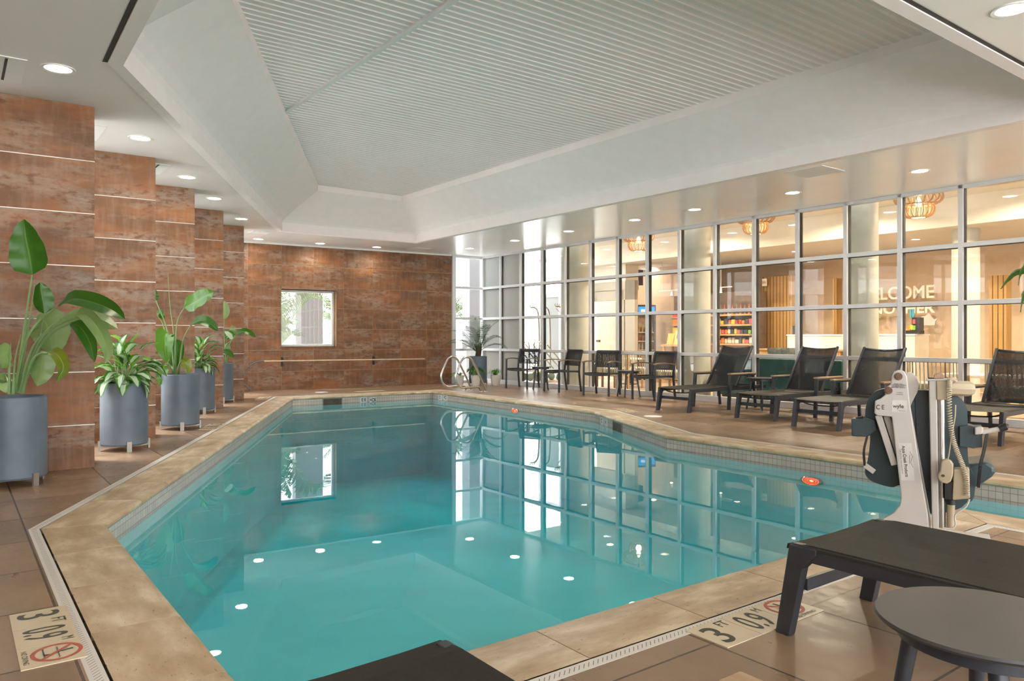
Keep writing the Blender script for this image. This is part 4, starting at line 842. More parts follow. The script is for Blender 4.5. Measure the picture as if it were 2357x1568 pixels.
# moulded seat seen from behind
SH=[(700,400),(640,392),(570,410),(520,450),(490,520),(482,600),(495,700),(520,760),(515,860),(500,960),(480,1040),(500,1090),(560,1130),(690,1165),(760,1150),(900,1200),(990,1370),(1200,1340),(1275,1290),(1330,1255),(1345,1100),(1300,1000),(1285,860),(1285,600),(1270,520),(1220,460),(1140,415),(1000,405)]
sh_=slab('seat_shell',SH,.10,.19,m_teal,lift,.035,1); sh_.modifiers['b'].segments=5; [setattr(p,'use_smooth',True) for p in sh_.data.polygons]
slab('spine_panel',[(870,410),(975,405),(1000,1200),(905,1190)],.085,.10,P('spine dark plastic',(.02,.03,.034),.5),lift,.01)
slab('seat_pan',[(1240,1010),(1300,985),(1440,968),(1500,1008),(1506,1050),(1480,1085),(1370,1160),(1300,1180),(1240,1150)],.19,.5,m_teal,lift,.02)
slab('arm_block',[(372,628),(460,630),(470,610),(560,640),(575,720),(500,770),(375,765)],.06,.17,m_teal,lift,.012)
slab('arm_block',[(1225,690),(1300,680),(1340,690),(1400,690),(1400,850),(1330,860),(1225,840)],.06,.17,m_teal,lift,.012)
MB().bar(lz(410,622,.11),lz(465,612,.11),.04,.01).build('hinge_cap',m_black,lift)
for p,dy in (((490,770),.1),): 
    b=MB(); k=bez([lz(497,768,.08),lz(472,880,.07),lz(478,990,.08)],5)
    for q,r in zip(k,k[1:]): b.bar(q,r,.012,.03,tuple(NL))
    b.build('strap',m_black,lift); MB().bar(lz(478,990,.075),lz(555,1045,.075),.03,.018,tuple(NL)).build('buckle',m_lift,lift,.003)
b=MB(); k=bez([lz(1440,725,.06),lz(1420,850,.05),lz(1385,1000,.04),lz(1370,1160,.06)],5)
for q,r in zip(k,k[1:]): b.bar(q,r,.014,.035,tuple(NL))
b.build('strap',m_black,lift)
slab('handle_hinge',[(1342,700),(1395,690),(1412,705),(1400,750),(1342,755)],.03,.07,m_lift,lift,.006)
MB().tube([lz(1400,735,.05),lz(1535,708,.05)],.014,12).build('handle_bar',m_lift,lift); MB().tube([lz(1535,708,.05),lz(1590,688,.05),lz(1605,690,.05)],[.019,.02,.012],12).build('handle_grip',m_black,lift)
# ---------------------------------------------------------------- lobby shell
wm=P('warm lobby plaster',(.58,.425,.28),.7,0,.04); cream=P('cream lobby plaster',(.82,.77,.66),.6,0,.03); colm=P('pale column paint',(.55,.54,.46),.5,0,.05); lfl=P('lobby stone floor',(.38,.28,.19),.3,0,.2,2); lce=P('lobby ceiling paint',(.66,.61,.53),.6,0,.03)
wsl=slats('oak slats',(.36,.19,.055),(.46,.27,.09),.09,0); oak=wood('pale oak',(.42,.25,.10),(.52,.33,.15)); 
LT0,LT1,LD=.3,19.6,6.2
S(MB(MW).bx((-1.5,.06,-.05),(LT1,LD,-.001)).build('floor_lobby',lfl),'lobby floor'); 
S(MB(MW).bx((.5,.05,3.53),(LT1,3.0,3.6)).build('ceiling_lobby',lce),'high lobby ceiling by the glass'); S(MB(MW).bx((.1,3.0,3.04),(LT1,LD,3.6)).build('ceiling_lobby_low',lce),'lower lobby ceiling')
S(MB(MW).bx((.1,2.96,3.035),(LT1,3.0,3.6)).build('trim_8',cream),'cream drop face between the two lobby ceilings')
S(MB(MW).bx((2.4,LD,0),(LT1,LD+.1,3.6)).build('wall_lobby',wm),'tan far wall of the lobby'); S(MB(MW).bx((LT1,0,0),(LT1+.1,LD,3.6)).build('wall_lobby_end',wm),'end wall of the lobby')
S(MB(MW).bx((-.9,4.75,0),(2.4,4.85,3.6)).build('wall_kiosk',wm),'tan wall behind the drinks cooler'); S(MB(MW).bx((2.35,4.75,0),(2.45,LD,3.6)).build('wall_kiosk_return',wm),'return wall')
# round columns
for (x0,x1),d,lb in (((1297,1361),.52,'round pale column left, behind the glass by the armchairs'),((1562,1635),.52,'round pale column behind the glass by the first lounger'),((1943,2027),.52,'round pale column behind the glass by the third lounger'),((2185,2262),3.6,'round column deep in the lobby near the wood panel at right')):
    t0,t1=WT(x0,d),WT(x1,d); q=W((t0+t1)/2,d); r=(t1-t0)/2*.80; c=MB().lathe([(r,0),(r,3.53 if d<3 else 3.04)],40,(q.x,q.y,0)).build('round_column',colm); S(c,lb); c['category']='column'
# vestibule: exterior glazing, door with frame
b=MB(MW); b.bx((-1.5,3.0,2.28),(.35,3.06,2.36)); b.bx((-1.5,3.0,3.3),(.35,3.06,3.4)); b.bx((-1.5,3.0,0),(.35,3.06,.1))
for t in (-1.45,-.55,.35): b.bx((t-.04,3.0,0),(t+.04,3.06,3.4))
wf=S(b.build('window_5',m_alu),'vestibule window behind the luggage carts'); MB(MW).bx((-1.45,3.02,.1),(.35,3.03,2.3)).build('frosted_pane',m_frost,wf)
d=3.3; t0,t1=WT(1335,d),WT(1461,d); zt=WZ(1420,648,d); b=MB(MW); b.bx((t0,d,zt-.25),(t1,d+.15,zt)); b.bx((t1-.35,d,0),(t1,d+.12,zt)); b.bx((t0,d,0),(t0+.22,d+.12,zt)); tm=WT(1432,d); b.bx((tm-.06,d,0),(tm+.06,d+.1,zt-.25)); b.bx((t0,d,zt-.5),(t1,d+.1,zt-.22)); b.bx((t0,d,0),(t1,d+.08,.2))
dcr=P('door cream paint',(.47,.42,.33),.5,0,.03); wf=S(b.build('door_1',dcr,bev=.004),'cream framed glass entrance door in the lobby'); MB(MW).bx((t0+.2,d+.04,.2),(t1-.3,d+.05,zt-.5)).build('pane',m_glass,wf)
MB(MW).bx((WT(1375,d)-.0,d-.06,1.0),(WT(1375,d)+.12,d,1.06)).build('door_handle',m_bolt,wf)
S(MB(MW).bx((t0-.3,d+.02,zt),(t1-.35,d+.5,3.6)).build('wall_over_door',cream),'cream bulkhead over the entrance door')
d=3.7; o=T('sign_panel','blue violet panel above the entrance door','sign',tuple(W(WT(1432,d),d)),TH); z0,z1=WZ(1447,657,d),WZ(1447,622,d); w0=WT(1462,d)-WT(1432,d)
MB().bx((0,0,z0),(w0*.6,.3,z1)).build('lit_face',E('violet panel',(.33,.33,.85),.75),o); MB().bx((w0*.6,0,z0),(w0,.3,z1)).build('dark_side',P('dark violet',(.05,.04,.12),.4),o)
# luggage carts
def cart(t_,d_,rz,label):
    q=W(t_,d_); t=T('luggage_cart',label,'cart',tuple(q),rz,'steel luggage carts'); m=P('cart tube steel',(.36,.33,.28),.3,.7)
    MB().bx((-.17,-.45,.24),(.17,.45,.28)).build('platform',P('cart deck',(.45,.36,.24),.6),t,.01)
    for x in (-.13,.13):
        for y in (-.36,.36): MB().tube([(x-.02,y,.1),(x+.02,y,.1)],.1,18).build('wheel',P('cart wheel',(.22,.28,.24),.5),t); 
    MB().tube(bez([(0,.42,.28),(0,.42,1.0),(.0,.40,1.6),(0,.36,1.84),(0,.25,1.93),(0,.12,1.93)],5),.022,10).build('post',m,t)
    MB().tube([(0,.14,1.88),(0,.38,1.70)],.008,6).build('post_brace',m,t); b=MB()
    for k in (-.05,.02,.09): b.tube([(0,.16+k,1.93),(0,.16+k,2.0)],.012,6)
    b.build('hook',m,t)
    MB().tube(bez([(-.17,-.4,.28),(-.17,-.42,.6),(-.17,-.44,.98),(0,-.45,1.0),(.17,-.44,.98),(.17,-.42,.6),(.17,-.4,.28)],5),.018,8).build('push_handle',m,t)
    b=MB(); b.tube([(-.14,.42,.3),(-.16,-.3,.95)],.016,8); b.tube([(.14,.42,.3),(.16,-.3,.95)],.016,8); b.build('brace',m,t); return t
ct=cart(WT(1213,1.6),1.6,TH,'left luggage cart behind the second glass bay from the corner'); dup(ct,W(WT(1238,1.62),1.62),TH,'middle luggage cart behind the glass wall'); dup(ct,W(WT(1270,1.64),1.64),TH,'right luggage cart beside the first round column')
# drinks cooler
q=W(WT(1486,4.0),4.0); w=(1509-1463)*q.y/F; zt=H-(702-HX)*q.y/F; rzc=R(8); f=T('drinks_cooler','black drinks cooler with a blue lit header','cooler',tuple(q),rzc); MF=Matrix.Translation(q)@Matrix.Rotation(rzc,4,'Z')
b=MB(); b.bx((-w/2,.1,0),(w/2,.5,zt)); b.bx((-w/2,-.05,0),(-w/2+.05,.1,zt)); b.bx((w/2-.05,-.05,0),(w/2,.1,zt)); b.bx((-w/2+.05,-.05,0),(w/2-.05,.1,.3)); b.bx((-w/2+.05,-.05,zt-.28),(w/2-.05,.1,zt)); b.build('body',m_char,f)
MB().bx((-w/2+.05,-.056,zt-.25),(w/2-.03,-.05,zt-.05)).build('header',E('blue header',(.02,.22,.7),.9),f); MB().bx((-w/2+.12,-.058,zt-.19),(w/2-.12,-.056,zt-.12)).build('header_mark',E('pale header',(.5,.6,.85),.8),f)
MB().bx((-w/2+.05,.09,.3),(w/2-.05,.098,zt-.28)).build('interior',P('cooler interior',(.40,.27,.17),.5,0,.3,8),f)
bcols=[(.35,.1,.05),(.1,.15,.4),(.5,.3,.08),(.15,.1,.08),(.45,.42,.38),(.12,.25,.35)]; bms=[P('bottle colour',c,.3) for c in bcols]; ns=max(3,int((zt-.6)/.235))
for k in range(ns):
    z=.33+k*.235; MB().bx((-w/2+.05,-.03,z-.02),(w/2-.05,.09,z)).build('shelf',cream,f)
    for i_ in range(5):
        o=MB().lathe([(0,0),(.028,0),(.028,.1),(.011,.14),(.011,.17),(0,.17)],10).build('bottle',bms[(k*2+i_//2)%6]); o.location=MF@Vector((-w/2+.09+i_*(w-.18)/4,.02,z+.001)); tag(o,'small drink bottle standing in the lit drinks cooler','bottle','bottles in the drinks cooler')
MB().bx((-w/2+.04,-.052,.3),(w/2-.04,-.046,zt-.28)).build('glass_door',m_glass,f)
# snack shelves
d=4.6; t0,t1=WT(1650,d),WT(1719,d)+.25; f=T('snack_shelf','open wooden snack shelf unit in the lobby','shelf',tuple(W(t0,d)),TH); w=t1-t0
MB().bx((-.5,.02,0),(w,.42,2.25)).build('back_case',P('dark brown case',(.12,.075,.05),.6,0,.2),f); MB().bx((-.32,-.02,.3),(-.02,.2,2.2)).build('side_curtain',P('mauve brown panel',(.20,.14,.13),.7),f)
lv=[WZ(1690,y,d) for y in (791,769,747,724)]
for z in lv: MB().bx((-.02,-.25,z-.04),(w,.02,z)).build('shelf',oak,f)
MB().bx((0,-.2,0),(w,.02,lv[0]-.05)).build('cabinet',P('shelf base',(.33,.20,.11),.5),f)
pm=[P('snack '+str(i),c,.4) for i,c in enumerate([(.75,.22,.04),(.8,.5,.06),(.62,.06,.03),(.2,.42,.06),(.7,.62,.5),(.06,.06,.08),(.75,.36,.08),(.55,.1,.12)])]; q=random.Random(4)
for z in lv[:-1]:
    x=.05
    while x<w-.05:
        ww_,hh_=q.uniform(.06,.12),q.uniform(.09,.155); o=MB().bx((-ww_/2,-.03,0),(ww_/2,.03,hh_)).build('snack_pack',pm[q.randrange(8)],None,.02); o.location=W(t0+x+ww_/2,d-.12,z+.002); o.rotation_euler=(0,0,TH); tag(o,'colourful snack pack on the wooden lobby shelves','snack pack','snack packs on the lobby shelves'); x+=ww_+.015
for k in range(9):
    o=MB().lathe([(0,0),(.032,0),(.032,.13),(.012,.19),(.012,.24),(0,.24)],12).build('dark_bottle',bms[(k*3)%6]); o.location=W(t0+.1+k*(w-.2)/8,d-.12,lv[-1]+.002); tag(o,'dark bottle on the top board of the lobby shelves','bottle','bottles on top of the lobby shelves')
# second shelf sliver left of the column with brochures on a console
d=4.2; t0=WT(1545,d); f=T('wall_rack','dark display rack between console and column','rack',tuple(W(t0,d)),TH); MB().bx((0,.1,0),(.55,.35,2.2)).build('case',P('rack brown',(.13,.075,.04),.6),f)
for y,m in ((730,2),(748,0),(769,1)): z=WZ(1555,y,d); MB().bx((.02,-.05,z-.03),(.5,.1,z)).build('shelf',oak,f); MB().bx((.05,0,z),(.4,.06,z+.17)).build('package',pm[m],f)
d=3.4; t0,t1=WT(1521,d),WT(1562,d); zt=WZ(1540,793,d); f=T('console_table','light oak console table with brochures','table',tuple(W(t0,d)),TH); w=t1-t0+.3
MB().bx((0,0,zt-.05),(w,.4,zt)).build('table_top',oak,f)
for x in (.03,w-.07):
    for y in (.02,.34): MB().bx((x,y,0),(x+.05,y+.05,zt-.05)).build('leg',oak,f)
for px,wd,hh,m,lb in ((1534,.2,.27,P('orange card',(.85,.42,.10),.5),'orange and yellow brochure leaning on the console table'),(1552,.24,.34,P('yellow card',(.75,.50,.16),.5),'yellow brochure with black lettering on the console table')):
    o=T('brochure',lb,'brochure',tuple(W(WT(px,d),d+.12,zt)),TH); MB().bar((0,0,0),(0,.07,hh),wd,.012,(0,-1,0)).build('board',m,o)
    if px>1540: text('lettering','lh',.16,FR((0,.03,hh*.55),(1,0,0),(0,.2,1))@Matrix.Translation((0,0,.009)),m_ink,o,.0003,.8,.003)
# track lights
for d,px0,px1,py,ph,lb in ((3.6,1517,1562,669,1547,'left track light over the console table'),(3.6,1655,1685,661,1660,'right track light over the snack shelves')):
    q=W(WT(px0,d),d); z=WZ((px0+px1)/2,py,d); f=T('track_light',lb,'track light',tuple(q)[:2]+(z,),TH,'lobby track lights'); w=WT(px1,d)-WT(px0,d)
    MB().bx((0,-.01,-.01),(w,.01,.01)).build('rail',m_lift,f); MB().tube([(w*.15,0,0),(w*.15,0,3.04-z)],.006,6).build('suspension_rod',m_lift,f); x=WT(ph,d)-WT(px0,d)
    MB().tube([(x,0,-.02),(x,-.02,-.12)],[.02,.035],12).build('lamp_head',m_lift,f); o=MB().lathe([(0,0),(.03,0)],12).build('lamp_glow',E('spot glow',(1,.8,.5),25),f,fix=False); o.location=(x,-.022,-.125)
# wood panels, reception
def pan(px0,px1,d,zt,lb,dep=.25,mt=None):
    t0,t1=WT(px0,d),WT(px1,d); f=T('wood_panel',lb,'panel',tuple(W(t0,d)),TH); MB().bx((0,0,0),(t1-t0,dep,zt)).build('slat_face',mt or wsl,f); MB().bx((-.01,.01,0),(0,dep,zt)).build('edge_strip',oak,f)
    return f
pan(1754,1822,5.3,WZ(1790,636,5.3)+.0,'honey oak slatted panel behind the first lounger'); pan(2278,2316,5.0,WZ(2295,634,5.0),'honey oak slatted panel at the right end of the lobby'); pan(1917,1925,5.6,2.5,'narrow oak strip beside the notice plate')
d=5.2; o=T('exit_plate','small pale plate high on the oak panel','sign',tuple(W(WT(1754,d),d,WZ(1762,650,d))),TH); MB().bx((0,0,-.09),(.12,.03,.09)).build('plate',cream,o); MB().bx((.01,-.004,-.03),(.11,0,.03)).build('mark',P('plate mark',(.6,.4,.25),.5),o)
d=5.9; t0=WT(1922,d)
wd=P('pale wall letters',(.80,.72,.60),.5,0,.02)
def lettering(word,px0,px1,py0,py1,d,lbl,ext=.02,bold=.006):
    c0=(px0+px1)/2; tt=(WT(px0,d)+WT(px1,d))/2; z=(WZ(c0,py0,d)+WZ(c0,py1,d))/2; hh=abs(WZ(c0,py0,d)-WZ(c0,py1,d)); wid=WT(px1,d)-WT(px0,d)
    q=W(tt,d,z); t=T('wall_letters',lbl,'sign',tuple(q),TH); o=text('letters',word,hh/.72,FR((0,0,0),(1,0,0),(0,0,1)),wd,t,ext,1,bold)
    xs=[v.co.x for v in o.data.vertices]; k=wid/(max(xs)-min(xs)); o.data.transform(Matrix.Diagonal((k,1,1,1))); o.data.update(); return t
lettering('WELCOME',1972,2151,662,691,5.85,'pale raised word WELCOME on the tan lobby wall'); lettering('ANOTHER',1984,2152,701,723,5.85,'pale raised word below WELCOME on the tan lobby wall')
o=T('wall_plaque','pale grey state shaped plaque under the wall letters','plaque',tuple(W(WT(2120,5.85),5.85,WZ(2128,749,5.85))),TH); k=.0062*1.7
MB().prism([(0,0,0),(.28,0,0),(.29,.0,.09),(.34,0,.14),(.27,0,.12),(.22,0,.17),(.16,0,.26),(.09,0,.2),(.0,0,.19)],(0,.03,0)).build('plate',P('plaque grey',(.52,.49,.45),.5),o)
def desk(px0,px1,py,d,lb):
    t0,t1=WT(px0,d),WT(px1,d); zt=WZ((px0+px1)/2,py,d); f=T('reception_desk',lb,'desk',tuple(W(t0,d)),TH); MB().bx((0,0,0),(t1-t0,.6,zt-.03)).build('body',cream,f); MB().bx((-.01,-.02,zt-.03),(t1-t0+.01,.62,zt)).build('counter_top',m_white,f); return t0,zt
_,zt=desk(1812,1936,770,4.6,'white reception desk behind the second lounger'); d=4.6
o=T('card_terminal','small black payment terminal on the left reception desk','terminal',tuple(W(WT(1817,d)+.05,d+.15,zt)),TH); MB().bx((-.07,0,0),(.07,.06,.2)).build('screen',m_black,o,.01); MB().bx((-.05,0,0),(.05,.1,.02)).build('stand',m_char,o)
_,zt=desk(1985,2106,769,4.6,'white reception desk behind the third lounger')
q=W(WT(2098,d)-.02,d+.1,zt); o=T('counter_display','black counter display holding bright snack bars','display',tuple(q),TH); MB().bx((-.13,-.02,0),(.13,.2,.07)).build('base_tray',m_black,o); MB().bx((-.03,.02,.07),(.12,.2,.33)).build('case',m_char,o)
for x,z,m in ((-.1,.07,0),(-.05,.09,1),(.0,.08,3),(.0,.2,7)): MB().bx((x,-.01,z),(x+.05,.03,z+.09)).build('bar',pm[m],o)
for x in (-.06,-.01): MB().bx((x,.0,.33),(x+.03,.02,.5)).build('blue_card',P('cyan card',(.02,.3,.42),.5),o)
d=3.2; t0,t1=WT(1748,d),WT(1935,d); zt=WZ(1790,803,d); f=T('slatted_bar','low oak slatted counter with pale top','counter',tuple(W(t0,d)),TH); MB().bx((0,0,0),(t1-t0,.5,zt-.03)).build('slat_front',slats('oak ribs',(.45,.25,.08),(.55,.33,.12),.045,0),f); MB().bx((-.02,-.02,zt-.03),(t1-t0+.02,.52,zt)).build('counter_top',oak,f)
# teal booth and cushions
tl=P('teal velvet',(.018,.085,.085),.6,0,.3,3); d=.62; t0,t1=WT(1655,d),WT(1938,d); zt=WZ(1790,826,d); f=T('booth_sofa','dark teal booth sofa backed against the glass','sofa',tuple(W(t0,d)),TH); w=t1-t0
for k in range(3): MB().bx((w*k/3+.004,0,.08),(w*(k+1)/3-.004,.16,zt)).build('back_panel',tl,f,.03); MB().bx((w*k/3+.004,.16,.2),(w*(k+1)/3-.004,.72,.45)).build('seat_cushion',tl,f,.04)
MB().bx((.05,.02,0),(w-.05,.66,.2)).build('plinth',m_char,f)
cu=P('grey patterned cushion',(.30,.29,.26),.8,0,.35,18); 
for px,dd_,lb in ((1700,.98,'grey cushion on the booth sofa beside the snack shelves'),(1796,.98,'grey patterned cushion on the middle of the booth sofa'),(1838,1.14,'grey cushion next to the middle one on the booth sofa')):
    q=W(WT(px,dd_),dd_,.453); o=MB(); n=9
    for sgn in (-1,1):
        g=[[None]*n for _ in range(n)]; bb=o.pts([(-.22+.44*i/(n-1),sgn*.075*(math.sin(PI*i/(n-1))*math.sin(PI*j/(n-1)))**.5,.50*j/(n-1)) for i in range(n) for j in range(n)])
        for i in range(n-1):
            for j in range(n-1): o.face([bb+i*n+j,bb+i*n+j+1,bb+(i+1)*n+j+1,bb+(i+1)*n+j],None,0,True)
    o=o.build('cushion',cu); o.location=q; o.rotation_euler=(R(8),0,TH); tag(o,lb,'cushion','cushions on the booth sofa')
# strap lounge chairs
def strap(px,d,rz,lb,src=None):
    q=W(WT(px,d),d)
    if src: return dup(src,q,rz,lb)
    f=T('strap_chair',lb,'chair',tuple(q),rz,'wooden strap back lounge chairs'); hw=.40
    back=bez([(-hw,.40,.0),(-hw,.36,0)],2)
    top=bez([(-hw,.30,.78),(-hw*.8,-.02,.81),(0,-.1,.82),(hw*.8,-.02,.81),(hw,.30,.78)],6); bot=bez([(-hw,.30,.30),(-hw*.8,.02,.30),(0,-.05,.30),(hw*.8,.02,.30),(hw,.30,.30)],6); b=MB()
    for q_,r in zip(top,top[1:]): b.bar(q_,r,.045,.03)
    b.build('top_rail',oak,f); b=MB()
    for q_,r in zip(bot,bot[1:]): b.bar(q_,r,.04,.03)
    b.build('seat_rail',oak,f)
    cols=[P('cream strap',(.62,.57,.46),.7),P('grey strap',(.25,.25,.22),.7)]; ml=len(top)
    L=26
    for k in range(L):
        t=k/(L-1)*(ml-1); i=min(ml-2,int(t)); a=top[i].lerp(top[i+1],t-i); c=bot[i].lerp(bot[i+1],t-i); MB().bar(a,c,.018,.008,(0,1,0)).build('strap',cols[0 if k%4 else 1],f)
    for x,y in ((-hw,.3),(hw,.3),(-hw*.7,.02),(hw*.7,.02)): MB().bx((x-.02,y-.02,0),(x+.02,y+.02,.78 if y>.2 else .3)).build('leg',oak,f)
    MB().bx((-hw+.05,.02,.32),(hw-.05,.6,.45)).build('seat_cushion',cu,f,.04); return f
sc=strap(1393,.75,TH,'cream strap lounge chair behind the third armchair'); strap(1450,1.5,TH+R(25),'oak strap lounge chair farther behind the glass between third and fourth armchair',sc); strap(1520,.8,TH+R(-10),'cream strap lounge chair behind the fourth armchair',sc)
strap(2145,.85,TH+R(8),'strap lounge chair behind the glass above the pool lift',sc); strap(2330,.8,TH,'strap lounge chair behind the lounger at the right picture edge',sc)
q=W(WT(1450,2.4),2.4); f=T('cafe_table','small cream table among the strap chairs','table',tuple(q),TH); MB().lathe([(0,.60),(.3,.60),(.3,.63),(0,.63)],28).build('table_top',cream,f); MB().tube([(0,0,.02),(0,0,.6)],.025,10).build('stem',m_char,f); MB().lathe([(.2,0),(.2,.02),(0,.025)],20).build('foot',m_char,f)
q=W(WT(2262,2.3),2.3); f=T('coffee_table','pale low table behind the glass at right','table',tuple(q),TH); MB().bx((-.5,-.3,.5),(.5,.3,.55)).build('table_top',cream,f)
for x in (-.45,.45):
    for y in (-.25,.25): MB().bx((x-.025,y-.025,0),(x+.025,y+.025,.5)).build('leg',oak,f)
# pendants
def pendant(px,py,d,lb,src=None):
    q=W(WT(px,d),d); z=WZ(px,py,d)
    if src: return dup(src,(q.x,q.y,z),.3,lb)
    f=T('pendant_lamp',lb,'pendant lamp',(q.x,q.y,z),0,'wooden basket pendant lamps'); wd_=wood('bent wood',(.45,.22,.07),(.58,.32,.12)); n=18
    for k in range(n):
        a=2*PI*k/n; c,s_=math.cos(a),math.sin(a); pr=[(.10,.0),(.17,.015),(.215,.07),(.225,.14),(.20,.19),(.27,.205),(.33,.26),(.33,.34),(.26,.40),(.12,.43)]; p=bez([(r*c,r*s_,z_) for r,z_ in pr],3); b=MB()
        for u_,w_ in zip(p,p[1:]): b.bar(u_,w_,.022,.012,(-s_,c,0))
        b.build('rib',wd_,f)
    MB().lathe([(.095,-.008),(.13,-.008),(.13,.008),(.095,.008),(.095,-.008)],28,cap=False).build('bottom_ring',P('ring metal',(.5,.48,.4),.3,.5),f); MB().lathe([(.195,.18),(.225,.18),(.225,.2),(.195,.2),(.195,.18)],28,cap=False).build('middle_ring',wd_,f)
    MB().tube([(0,0,.43),(0,0,.55)],.02,8).build('stem',m_black,f); MB().lathe([(0,.16),(.03,.17),(.045,.21),(.035,.26),(.015,.30),(0,.31)],16).build('bulb',E('warm bulb',(1,.62,.28),22),f)
    l=bpy.data.lights.new('lamp','POINT'); l.energy=10; l.color=(1,.72,.42); l.shadow_soft_size=.06; o=bpy.data.objects.new('lamp',l); C.objects.link(o); o.parent=f; o.location=(0,0,.1); return f
pn=pendant(1470,577,1.15,'basket pendant lamp behind the glass over the fourth armchair'); pendant(1739,538,1.15,'basket pendant lamp behind the glass over the first lounger',pn); pendant(2114,500,1.15,'basket pendant lamp behind the glass above the pool lift',pn)
# lobby ceiling lamps
k=0
for px,py in ((1455,615),(1503,616.5),(1523,621),(1800,610),(1818,632),(1900,612),(2010,600),(2178,602),(2055,603),(1610,628)):
    d=3.2+((616-py)*0); 
    # spot on the low lobby ceiling seen at this place
    Y=F*(3.04-H)/(HX-py); x=(px-1178.5)*Y/F; rel_=Vector((x,Y))-A; dd=rel_.dot(V); tt=rel_.dot(U)
    if 3.1<dd<6.1: downlight(x,Y,'lobby downlight in the low ceiling, %s'%['over the entrance door','over the drinks cooler','over the console table','over the oak panel','behind the oak panel','over the left reception desk','left of the wall letters','right of the wall letters','over the wall letters','over the snack shelves'][k],'lobby downlights',3.04,.075,9,(1,.72,.42))
    k+=1
LOBW=75
for t_,d_,z_ in [(t,1.9,3.53) for t in (2.6,4.9,8.2,11.4,14.4)]+[(3.9,3.45,3.04)]+[(t,4.3,3.04) for t in (6.0,8.6,11.2,13.6)]:  # extra fill lamps, added to brighten the lobby and its drop face
    q=W(t_,d_); downlight(q.x,q.y,'added fill downlight in the high lobby ceiling near the glass' if d_<3 else 'added fill downlight deeper in the low lobby ceiling','added lobby fill lamps near the glass' if d_<3 else 'added deeper lobby fill lamps',z_,.075,(130 if t_>3 else 25) if d_<3 else (38 if t_>5 else 16),(1,.85,.64))
# ---------------------------------------------------------------- outdoors
gr=P('outdoor paving',(.82,.81,.78),.8,0,.2,1); 
for i,q in enumerate(([(-70,-40),(GN.x-.1,-40),(GN.x-.1,GN.y),(BL.x-.1,BL.y),(BL.x-.1,80),(-70,80)],[(BL.x-.1,BL.y+.3),(B1.x,B1.y+.3),(A.x,A.y+.2),tuple(W(-1.6,3.2))[:2],tuple(W(-1.6,12))[:2],tuple(W(20,12))[:2],(40,80),(BL.x-.1,80)])):
    S(MB().flat([v2(*p) for p in q],[],-.08).build('ground',gr),'outdoor paving')
conc=P('painted concrete pier',(.17,.17,.18),.8,0,.06,1)
def pier(px0,px1,Y,zt,lb,dep=1.2):
    a=(px0-1178.5)/F*Y; c=(px1-1178.5)/F*Y; o=T('concrete_pier',lb,'pier',((a+c)/2,Y,0),R(20)); w=abs(c-a)*.85; MB().bx((-w/2,0,-.08),(w/2,dep,zt)).build('shaft',conc,o); MB().bx((-w/2-.15,-.15,-.08),(w/2+.15,dep+.15,.75)).build('plinth',P('pier base',(.22,.22,.22),.8),o); return o
pier(676,748,19.5,5.5,'pale grey pier outside the square window'); pier(1078,1112,22.5,6,'pale pier outside the narrow corner window',.8)
def outpalm(loc,lb,h,L,n,seed,lean=0):
    t=T('outdoor_palm',lb,'palm tree',loc); q=random.Random(seed); MB().tube([(0,0,0),(0,0,h*.5),(lean,0,h)],[.2,.17,.15],12).build('trunk',m_bark,t)
    for k in range(n):
        az=k*2.4+q.uniform(-.2,.2); el=R(q.uniform(15,75)); frond(t,(lean,0,h),(math.cos(az)*math.cos(el),math.sin(az)*math.cos(el),math.sin(el)),L*q.uniform(.85,1.1),q.uniform(1.3,2.0),40,.55,m_palml,.03,'frond',.022,seed*50+k,.35)
ap=T('outdoor_palm','palm with one big arching frond right outside the square window','palm tree',(-5.9,18.2,-.05)); MB().tube([(0,0,0),(0,0,.9)],[.2,.17],12).build('trunk',m_bark,ap)
for k,(pth,ll_) in enumerate((([(636,800,18.2),(652,770,18.2),(680,722,18.1),(712,690,18.0),(738,690,17.9),(752,712,17.8)],.62),([(640,795,18.4),(648,740,18.6),(655,690,18.8),(672,650,18.9)],.6),([(640,800,18.0),(648,770,17.9),(660,745,17.8),(676,748,17.7)],.45),([(638,805,18.0),(655,785,17.9),(672,770,17.8),(684,775,17.7)],.4),([(630,790,18.5),(632,730,18.6),(628,680,18.6),(610,650,18.5)],.6))): frondpath(ap,[PX(*p)-ap.location for p in pth],ll_,60,m_palml,.034,k)
outpalm((-5.3,23.6,-.05),'low palm behind the pier outside the square window',1.3,1.9,17,1); outpalm((-11.5,27,-.05),'second palm farther outside the square window',1.7,2.2,14,2)
outpalm((-2.0,24.5,-.05),'fan of palm leaves outside the narrow corner window',1.8,1.3,14,3); outpalm((-3.6,27,-.05),'palm to the right of the grey pier outdoors',1.2,2,14,9)
outpalm((-7.4,12.2,-.05),'palm outside the left windows reflected in the glass wall',1.3,1.7,14,4); outpalm((-8.6,8.6,-.05),'second palm outside the left windows',1.5,1.9,14,5); outpalm((-10.5,4.0,-.05),'third palm outside the left windows',1.2,1.7,12,6)
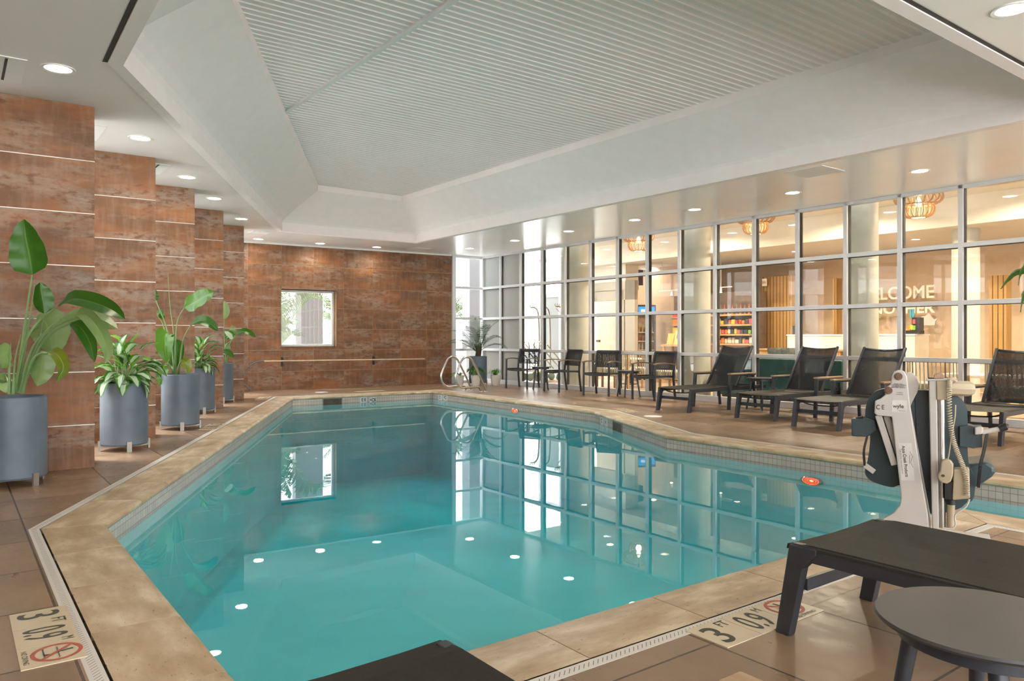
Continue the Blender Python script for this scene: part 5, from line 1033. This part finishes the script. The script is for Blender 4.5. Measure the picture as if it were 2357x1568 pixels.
# street building across, seen only as a reflection
f=T('street_building','pale brick building across the street, reflected in the glass wall','building',(-24,8,0)); MB().bx((-4,-16,-.08),(0,20,9)).build('wall',P('pinkish brick',(.48,.38,.34),.8),f); MB().bx((-4.2,-16.2,3.3),(.3,20.2,4.0)).build('band',P('white band',(.75,.75,.74),.6),f)
for k in range(8): MB().bx((-.05,-14.5+k*4.2,.9),(.05,-12.3+k*4.2,3)).build('window',P('dark window',(.12,.14,.16),.2),f); MB().bx((-.05,-14.5+k*4.2,4.8),(.05,-12.3+k*4.2,6.6)).build('window',P('dark window',(.12,.14,.16),.2),f)
for k in range(9): MB().bx((-.2,-16+k*4.2,-.08),(.25,-15.4+k*4.2,8)).build('pilaster',P('white pilaster',(.7,.7,.7),.6),f)
# ---------------------------------------------------------------- sky, camera, output look
w=bpy.data.worlds.new('World'); bpy.context.scene.world=w; w.use_nodes=True; nt=w.node_tree; bg=nt.nodes['Background']
g=nt.nodes.new('ShaderNodeTexCoord'); sp=nt.nodes.new('ShaderNodeSeparateXYZ'); nt.links.new(g.outputs['Generated'],sp.inputs[0]); rp=nt.nodes.new('ShaderNodeValToRGB'); nt.links.new(sp.outputs[2],rp.inputs[0])
e=rp.color_ramp.elements; e[0].position=0; e[0].color=(1,.995,.975,1); e[1].position=.8; e[1].color=(.93,.96,1,1); nt.links.new(rp.outputs[0],bg.inputs[0]); bg.inputs[1].default_value=5.0
cam=bpy.data.cameras.new('Camera'); co=bpy.data.objects.new('Camera',cam); C.objects.link(co); co.location=(0,0,H); co.rotation_euler=(R(90),0,0)
cam.sensor_width=36; cam.sensor_fit='HORIZONTAL'; cam.lens=36*F/2357; cam.shift_y=-(784-HX)/2357; cam.clip_start=.05; cam.clip_end=300
sun=bpy.data.lights.new('sun','SUN'); sun.energy=6; sun.angle=R(14); sun.color=(1,.97,.92); so_=bpy.data.objects.new('sun',sun); C.objects.link(so_); so_.rotation_euler=Vector((.47,-.10,-1)).to_track_quat('-Z','Y').to_euler()
sc=bpy.context.scene; sc.camera=co
vs=sc.view_settings; vs.view_transform='Standard'; vs.look='None'; vs.gamma=1; vs.use_curve_mapping=False; vs.exposure=.5
cy=sc.cycles; cy.max_bounces=8; cy.diffuse_bounces=4; cy.glossy_bounces=4; cy.use_adaptive_sampling=True; cy.adaptive_threshold=.15; cy.adaptive_min_samples=16; cy.transmission_bounces=8; cy.transparent_max_bounces=12; cy.caustics_reflective=False; cy.caustics_refractive=False; cy.sample_clamp_indirect=6; cy.use_denoising=True
